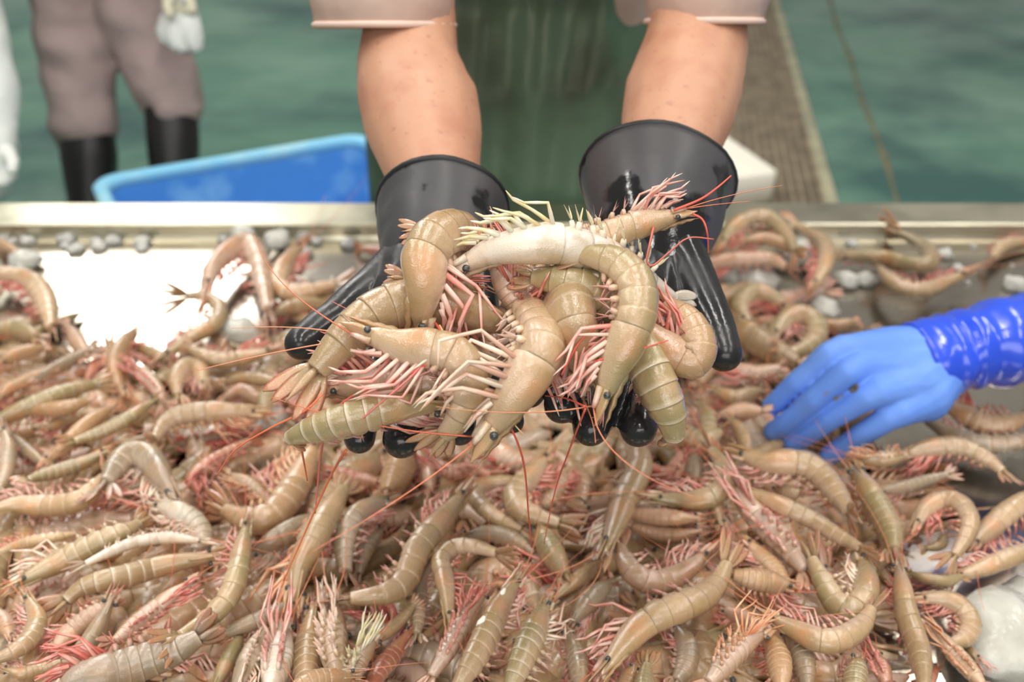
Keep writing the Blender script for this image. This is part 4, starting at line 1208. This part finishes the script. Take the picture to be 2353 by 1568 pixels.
row('D', [(1080,880),(1180,910),(1300,930),(1400,900)], 90, 20, 1, 'olive', 'red', 'olive prawn lying behind the black-eyed one at the right')
# left, farther back
row('E', [(-60,490),(40,500),(145,515),(240,580),(300,695),(322,835)], 145, 75, 1, 'tan', 'red', 'prawn arched at the left edge beside the bright glare, red legs inside')
row('E', [(-60,850),(40,842),(140,855),(230,890)], 115, 15, 1, 'olive', 'orange', 'smooth pale prawn at the left edge under the arched one')
row('E', [(420,820),(460,880),(510,950),(550,1010)], 105, 15, 1, 'pink', 'pink', 'pointed prawn head aimed at the glare from below')
row('E', [(775,1250),(742,1150),(735,1050),(785,950),(855,870)], 140, 30, 1, 'orange', 'orange', 'prawn standing tail up against the glare, dark tail fan spread', tail=1.5)
row('E', [(1060,1010),(1160,940),(1285,865),(1385,800),(1392,705),(1300,640),(1190,640)], 112, -75, 1, 'olive', 'pink', 'prawn looped at the right side of the glare, tail pointing left')
row('E', [(1320,580),(1360,450),(1460,350),(1570,300),(1640,400),(1672,550),(1700,720)], 145, 80, 1, 'pink', 'red', 'pink prawn bent into an upside-down V right of the glare', legs=.9)
row('E', [(1900,330),(1805,450),(1772,570),(1860,625),(1990,600),(2130,560)], 130, -80, 1, 'orange', 'red', 'orange prawn bent like an L near the far left rim, red legs raised', legs=1.1)
row('E', [(2560,365),(2430,352),(2300,342)], 88, 20, 0, 'red', 'red', 'red prawn end by the far wall just left of the left glove')
row('E', [(1710,985),(1580,1022),(1450,1048),(1320,1030),(1215,975)], 108, 80, 1, 'tan', 'red', 'smile-shaped prawn left of the left thumb tip')
row('E', [(1300,1210),(1272,1115),(1185,1090),(1125,1160),(1130,1270)], 128, -70, 1, 'tan', 'pink', 'prawn bent over like an arch below the smile-shaped one')
row('E', [(1440,1185),(1580,1162),(1720,1180),(1870,1205)], 92, 20, 1, 'tan', 'pink', 'thin tan prawn lying level left of the held tail fan')
row('E', [(1430,1290),(1530,1240),(1640,1290),(1720,1340)], 112, 40, 0, 'pink', 'pink', 'pinkish prawn back under the level thin one')
row('E', [(1920,1235),(1790,1230),(1695,1290),(1685,1390)], 122, -70, 1, 'olive', 'pink', 'olive prawn bent down with a white glint, left of the held tail fan')
row('E', [(10,1045),(130,1000),(270,965)], 95, 20, 1, 'orange', 'orange', 'brownish prawn at the left edge amid orange legs')
row('E', [(240,1170),(360,1095),(470,1035),(575,975)], 95, 30, 1, 'grey', 'pink', 'grey prawn slanting up right above the long pale olive one')
row('E', [(560,1170),(600,1090),(660,1040),(700,1100)], 90, 60, 0, 'red', 'pink', 'dark reddish prawn in the shaded gap below the glare')
row('E', [(850,1080),(930,1150),(1000,1230),(1040,1320)], 110, 150, 1, 'pink', 'red', 'prawn on its back with pink legs, below the tail-up one', legs=1.4)
row('E', [(-20,290),(50,330),(110,360)], 80, 20, 0, 'orange', 'orange', 'orange prawn end at the left edge under the far wall')
row('E', [(1740,760),(1820,720),(1960,690),(2080,680)], 110, 20, 0, 'tan', 'red', 'dim prawn in the shade left of the left thumb')
row('E', [(880,960),(1000,1010),(1080,1040)], 84, 30, 0, 'olive', 'orange', 'small olive prawn by a green speck, below the loop')
row('E', [(1450,1420),(1580,1400),(1720,1420)], 100, 60, 0, 'pink', 'red', 'pink prawn in shade under the tan arch')
row('E', [(300,1480),(420,1420),(520,1400)], 85, 30, 0, 'tan', 'red', 'small tan prawn behind the black-eyed one')
# right, farther back
row('F', [(140,260),(200,175),(310,118),(415,128),(490,205),(545,300)], 100, 75, 2, 'olive', 'red', 'arched prawn over a dark gap by the far wall, just right of the right glove')
row('F', [(655,490),(705,410),(722,310),(685,240),(610,195),(555,165)], 98, -75, 2, 'tan', 'red', 'prawn with an upright red tail against the far wall, head down')
row('F', [(270,250),(370,235),(470,262),(540,310)], 82, 30, 1, 'orange', 'red', 'orange prawn under the arched one by the far wall')
row('F', [(20,385),(140,360),(270,352),(400,350),(500,400)], 95, 70, 1, 'pink', 'red', 'pale pink prawn below the arched pair, beside ice')
row('F', [(805,328),(920,332),(1045,345),(1165,382),(1275,385),(1300,320),(1220,255),(1130,210)], 112, 25, 1, 'olive', 'pink', 'prawn with a banded back on bare steel, tail curled up behind', legs=.5)
row('F', [(1470,438),(1370,482),(1255,528),(1140,510),(1065,460),(1020,405)], 95, 80, 1, 'tan', 'red', 'boat-shaped prawn on bare steel in front of the banded one', legs=.5)
row('F', [(1930,285),(1810,262),(1710,280),(1640,345)], 85, 60, 0, 'tan', 'red', 'prawn at the right edge by the far wall, tail dipping left')
row('F', [(490,610),(390,545),(295,540),(242,610),(290,700)], 112, -75, 1, 'olive', 'red', 'looped prawn beside the right thumb, opening to the right')
row('F', [(430,770),(500,680),(600,660),(672,740),(625,830),(520,872)], 122, 78, 1, 'olive', 'pink', 'round-curled prawn above the blue knuckles')
row('F', [(220,700),(320,790),(430,862),(560,930)], 165, 15, 1, 'tan', 'orange', 'broad smooth prawn back between right thumb and blue glove')
row('F', [(1360,1130),(1470,1205),(1590,1265),(1710,1268),(1830,1225)], 128, -80, 2, 'orange', 'red', 'orange ringed prawn right of the blue wrist')
row('F', [(1250,1210),(1390,1315),(1560,1372),(1760,1372),(1900,1320)], 112, -70, 1, 'grey', 'pink', 'slate-grey prawn right of the blue hand, tail off the right edge', legs=.6)
row('F', [(210,940),(330,985),(460,955)], 112, 120, 1, 'pink', 'red', 'pink-legged prawn just below the right thumb tip', legs=1.3)
row('F', [(130,1220),(250,1190),(360,1195)], 100, 20, 2, 'pink', 'red', 'pink tail fan aimed at the blue fingertips', tail=1.4)
row('F', [(20,1150),(70,1260),(40,1380),(0,1440)], 108, 60, 1, 'olive', 'pink', 'olive ringed prawn right of the hanging banded one')
row('F', [(100,1080),(220,1120),(340,1080)], 105, 30, 0, 'tan', 'red', 'dim prawn in the shade under the blue forefinger')
row('F', [(190,1240),(260,1330),(290,1440)], 95, 20, 1, 'tan', 'pink', 'slim prawn dropping into the dark gap left of the blue fingertips')
row('F', [(680,690),(770,720),(880,700)], 82, 30, 0, 'orange', 'red', 'small brown prawn end behind the blue knuckles')
row('F', [(0,230),(70,260),(130,320)], 90, 30, 0, 'olive', 'red', 'prawn end behind the right glove cuff')
row('F', [(60,560),(120,620),(150,720)], 100, 60, 0, 'pink', 'red', 'prawn squeezed against the right thumb, partly behind it')
row('F', [(100,880),(60,960),(20,1040)], 110, 60, 0, 'tan', 'red', 'shaded prawn below the right glove, pink legs over it')

TG = 'prawns lying on top of the heap'
made = []
for i, (reg, pts, w, roll, lift, pal, limb, label, o) in enumerate(exec_rows):
    ox, oy, sc = REG[reg]
    px = [(ox + a/sc, oy + b/sc) for a, b in pts]
    mx, my = sum(p[0] for p in px)/len(px), sum(p[1] for p in px)/len(px)
    z0 = heap_z(mx, my) + lift*.011
    P3 = [on_z(x, y, z0 + .004*math.sin(k*1.3 + i)) for k, (x, y) in enumerate(px)]
    dm = sum(((p - CAM).dot(FWD)) for p in P3)/len(P3)
    Hm = w/sc*dm/FPX/(abs(math.sin(math.radians(roll))) + .88*abs(math.cos(math.radians(roll))))*1.24
    # never below the steel
    lowest = min(p.z for p in P3)
    if lowest - Hm*.46 < TZ:
        dz = TZ + Hm*.46 - lowest
        P3 = [on_z(x, y, z0 + dz + .004*math.sin(k*1.3 + i)) for k, (x, y) in enumerate(px)]
    Nn = ((CAM - P3[len(P3)//2]).normalized()*.7 + Vector((0,0,1))*.3).normalized()
    made.append(make_prawn(P3, Nn, Hm, roll, pal, limb, label, TG, seed=i, **o))

# ------------------------------------------------------------------ prawns buried underneath
def copy_thing(src, loc, rz, label, group):
    r = src.copy(); COL.objects.link(r)
    r.location = loc; r.rotation_euler = (0, 0, rz); r.scale = (1.15, 1.15, 1.15)
    r['label'] = label; r['group'] = group
    for ch in src.children:
        if ch.name.startswith('antenna') and not ch.name.startswith('antennal'): continue
        c = ch.copy(); COL.objects.link(c); c.parent = r
    return r
R2 = random.Random(11)
kinds = ('big', 'large', 'slender', 'neat', 'rosy', 'smooth', 'long', 'prawn curved', 'tan prawn', 'hook', 'V-bent', 'biggest', 'broad')
protos = [m for m in made if m['label'].startswith(kinds)]
def in_heap(xx, yy):
    if yy < 815 and 100 < xx < 600: return False                   # glare on bare steel
    if yy < 700 and not (620 < xx < 900 or 1600 < xx < 1900): return False
    if xx > 1880 and yy < 1000: return False
    if xx > 1960 + max(0, (1400-yy))*.25 and yy > 1000: return False
    return True
# near ones, countable: each a thing, told apart by the prawn they lie under
ends = []
for m, rw in zip(made, exec_rows):
    ox, oy, sc = REG[rw[0]]
    q = [(ox + a/sc, oy + b/sc) for a, b in rw[1]]
    al = m['label'].split(',')[0].split()
    al = al[:8]
    while al[-1] in ('a', 'an', 'the', 'of', 'by', 'with', 'under', 'at', 'in', 'its', 'on', 'and', 'from', 'along', 'to', 'near', 'own'): al = al[:-1]
    al = ' '.join(al)
    for word, (x, y) in (('head', q[0]), ('middle', q[len(q)//2]), ('tail', q[-1])):
        ends.append((x, y, word, al))
R2.shuffle(ends)
taken = []
for x, y, word, al in ends:
    if len(taken) >= 118: break
    xx, yy = x + R2.uniform(-30, 30), y + R2.uniform(-14, 14)
    if not (-40 < xx < 2400 and yy < 1640 and in_heap(xx, yy)) or yy < 760: continue
    if any((xx-a)**2 + ((yy-b)*1.6)**2 < 105**2 for a, b in taken): continue
    taken.append((xx, yy))
    zt = heap_z(xx, yy)
    p = on_z(xx, yy, zt)
    p.z = max(TZ + .014, zt - .022 - R2.random()*.008)
    copy_thing(R2.choice(protos), p, R2.uniform(0, 6.28), 'prawn half buried under the %s of the %s' % (word, al), 'prawns half buried in the heap')
# the rest of the heap, too deep to count
vsA, fcA, clA, miA, off = [], [], [], [], 0
src_cache = []
for m in protos:
    parts_ = []
    for ch in m.children:
        if ch.name.split('.')[0] not in ('carapace', 'abdomen', 'tail_fan'): continue
        me = ch.data
        co = np.empty(len(me.vertices)*3, dtype=np.float32); me.vertices.foreach_get('co', co)
        cl = np.empty(len(me.vertices)*4, dtype=np.float32); me.color_attributes['Col'].data.foreach_get('color', cl)
        parts_.append((co.reshape(-1,3), cl.reshape(-1,4), [tuple(pl.vertices) for pl in me.polygons], 1 if ch.name.startswith('walking') else 0))
    src_cache.append(parts_)
nb_ = 0
for y in np.arange(690, 1760, 40):
    for x in np.arange(-80, 2440, 105):
        xx, yy = x + R2.uniform(-45, 45), y + R2.uniform(-20, 20)
        if not in_heap(xx, yy): continue
        zt = heap_z(xx, yy)
        p = on_z(xx, yy, zt)
        z_ = max(TZ + .012, zt - .034 - R2.random()*.016)
        a = R2.uniform(0, 6.28); ca, sa_ = math.cos(a), math.sin(a)
        rot = np.array([[ca, -sa_, 0], [sa_, ca, 0], [0, 0, 1]], dtype=np.float32)
        for co, cl, fc, mi in R2.choice(src_cache):
            vsA.append(co @ rot.T * 1.2 + np.array([p.x, p.y, z_], dtype=np.float32)); clA.append(cl)
            fcA.extend([tuple(i + off for i in f) for f in fc]); miA.extend([mi]*len(fc))
            off += len(co)
        nb_ += 1
me = bpy.data.meshes.new('prawn_heap')
me.from_pydata(np.concatenate(vsA).tolist(), [], fcA)
me.materials.append(M['shell']); me.materials.append(M['limb'])
at_ = me.color_attributes.new('Col', 'FLOAT_COLOR', 'POINT'); at_.data.foreach_set('color', np.concatenate(clA).ravel())
me.polygons.foreach_set('material_index', miA)
me.polygons.foreach_set('use_smooth', [True]*len(me.polygons))
ho = bpy.data.objects.new('prawn_heap', me); COL.objects.link(ho)
tag(ho, 'uncountable deeper layer of prawns under the top of the heap', 'prawns', None, 'stuff')
print('BURIED', len(taken), 'DEEP', nb_, 'TRACED', len(made), 'TRIS', sum(len(f)-2 for f in fcA))

# ------------------------------------------------------------------ loose feelers and ice
def ice_chunk(c, r, seed, label, group=None, flat=.7, name='ice_chunk'):
    R = random.Random(seed)
    bm = bmesh.new()
    bmesh.ops.create_icosphere(bm, subdivisions=3, radius=1)
    for v in bm.verts:
        n = v.co.normalized()
        k = 1 + .34*noise.noise(n*1.6 + Vector((seed*3.1, 0, 0))) + .10*noise.noise(n*4 + Vector((0, seed, 0)))
        v.co = Vector((n.x*r*k*R.uniform(.98,1.02)*1.15, n.y*r*k, n.z*r*k*flat))
    me = bpy.data.meshes.new(name); bm.to_mesh(me); bm.free()
    me.materials.append(M['ice'])
    me.polygons.foreach_set('use_smooth', [True]*len(me.polygons))
    o = bpy.data.objects.new(name, me); o.location = c + Vector((0,0,r*flat*.55)); o.rotation_euler = (0,0,R.uniform(0,6))
    COL.objects.link(o)
    return tag(o, label, 'ice', group)
ices = [
 (2305,1510,.048,'large lump of wet ice in the lower right corner'), (2345,1415,.028,'ice lump just above the corner lump at the right edge'), (2285,1420,.018,'smaller ice piece left of the right-edge ice lump'),
 (550,775,.024,'pale ice chunk under the pink V-bent prawn'), (640,560,.020,'ice chunk beside the far wall, right of the upside-down V prawn'), (560,545,.018,'ice chunk against the far wall above the upside-down V prawn'),
 (620,975,.020,'small white ice chip left of the banded held prawn tail'), (1690,640,.030,'ice chunk beside the right thumb base'), (1740,660,.026,'ice chunk right of the one at the thumb base'),
 (1835,600,.034,'melting ice beside the upright red-tailed prawn'), (1940,655,.018,'clear ice chip on bare steel left of the boat-shaped prawn'), (1990,650,.016,'clear ice chip closest to the boat-shaped prawn'), (2330,660,.016,'ice chip at the right edge above the blue sleeve'),
 (60,610,.022,'ice heap at the left edge above the arched prawn'), (1890,720,.020,'ice bit above the blue knuckles'), (1330+840,590,.012,'drip of ice right of the banded prawn tail'),
 (700,545,.014,'ice chip by the far wall nearest the left glove'),
]
for i, (x, y, r, lb) in enumerate(ices):
    z = TZ + (.030 if (y > 900 and x < 1000) else .001) + (.012 if y < 800 and x > 500 and x < 700 else 0)
    ice_chunk(on_z(x, y, z), r, i+1, lb)
for i in range(26):
    x = R2.uniform(0, 330) if i < 16 else R2.uniform(480, 820)
    y = R2.uniform(548, 590)
    ice_chunk(on_z(x, y, TZ), R2.uniform(.006, .013), 50+i, 'crushed ice chip strewn along the foot of the far left tray wall', 'crushed ice along the far wall')
for i in range(10):
    x, y = R2.uniform(1900, 2340), R2.uniform(560, 700)
    ice_chunk(on_z(x, y, TZ), R2.uniform(.004, .009), 90+i, 'small clear ice bead on the bare steel at the far right', 'ice beads on bare steel')

# ------------------------------------------------------------------ loose pale shell flakes on the heap
for x, y, s, lb in ((1105,1431,.0058,'thick white shell flake lying left of the large smooth prawn'), (1155,1362,.0042,'small cream shell flake by the snout of the large smooth prawn')):
    c = on_z(x, y, heap_z(x, y) + .042)
    fl = empty('shell_flake', c, lb, 'shell flake')
    mb = MB()
    rings = []
    for k in range(5):
        t = k/4*2 - 1
        ring = []
        for j in range(8):
            a = 2*math.pi*j/8
            ring.append(c + Vector((.45,.85,.2)).normalized()*(t*s) + Vector((.8,-.45,.1))*(s*.62*math.cos(a)*(1-.5*abs(t))) + Vector((0,-.2,.95))*(s*.34*math.sin(a)*(1-.4*abs(t))))
        rings.append(ring)
    loft(mb, rings)
    mb.build('flake_body', M['foam'], fl, bevel=.0006)
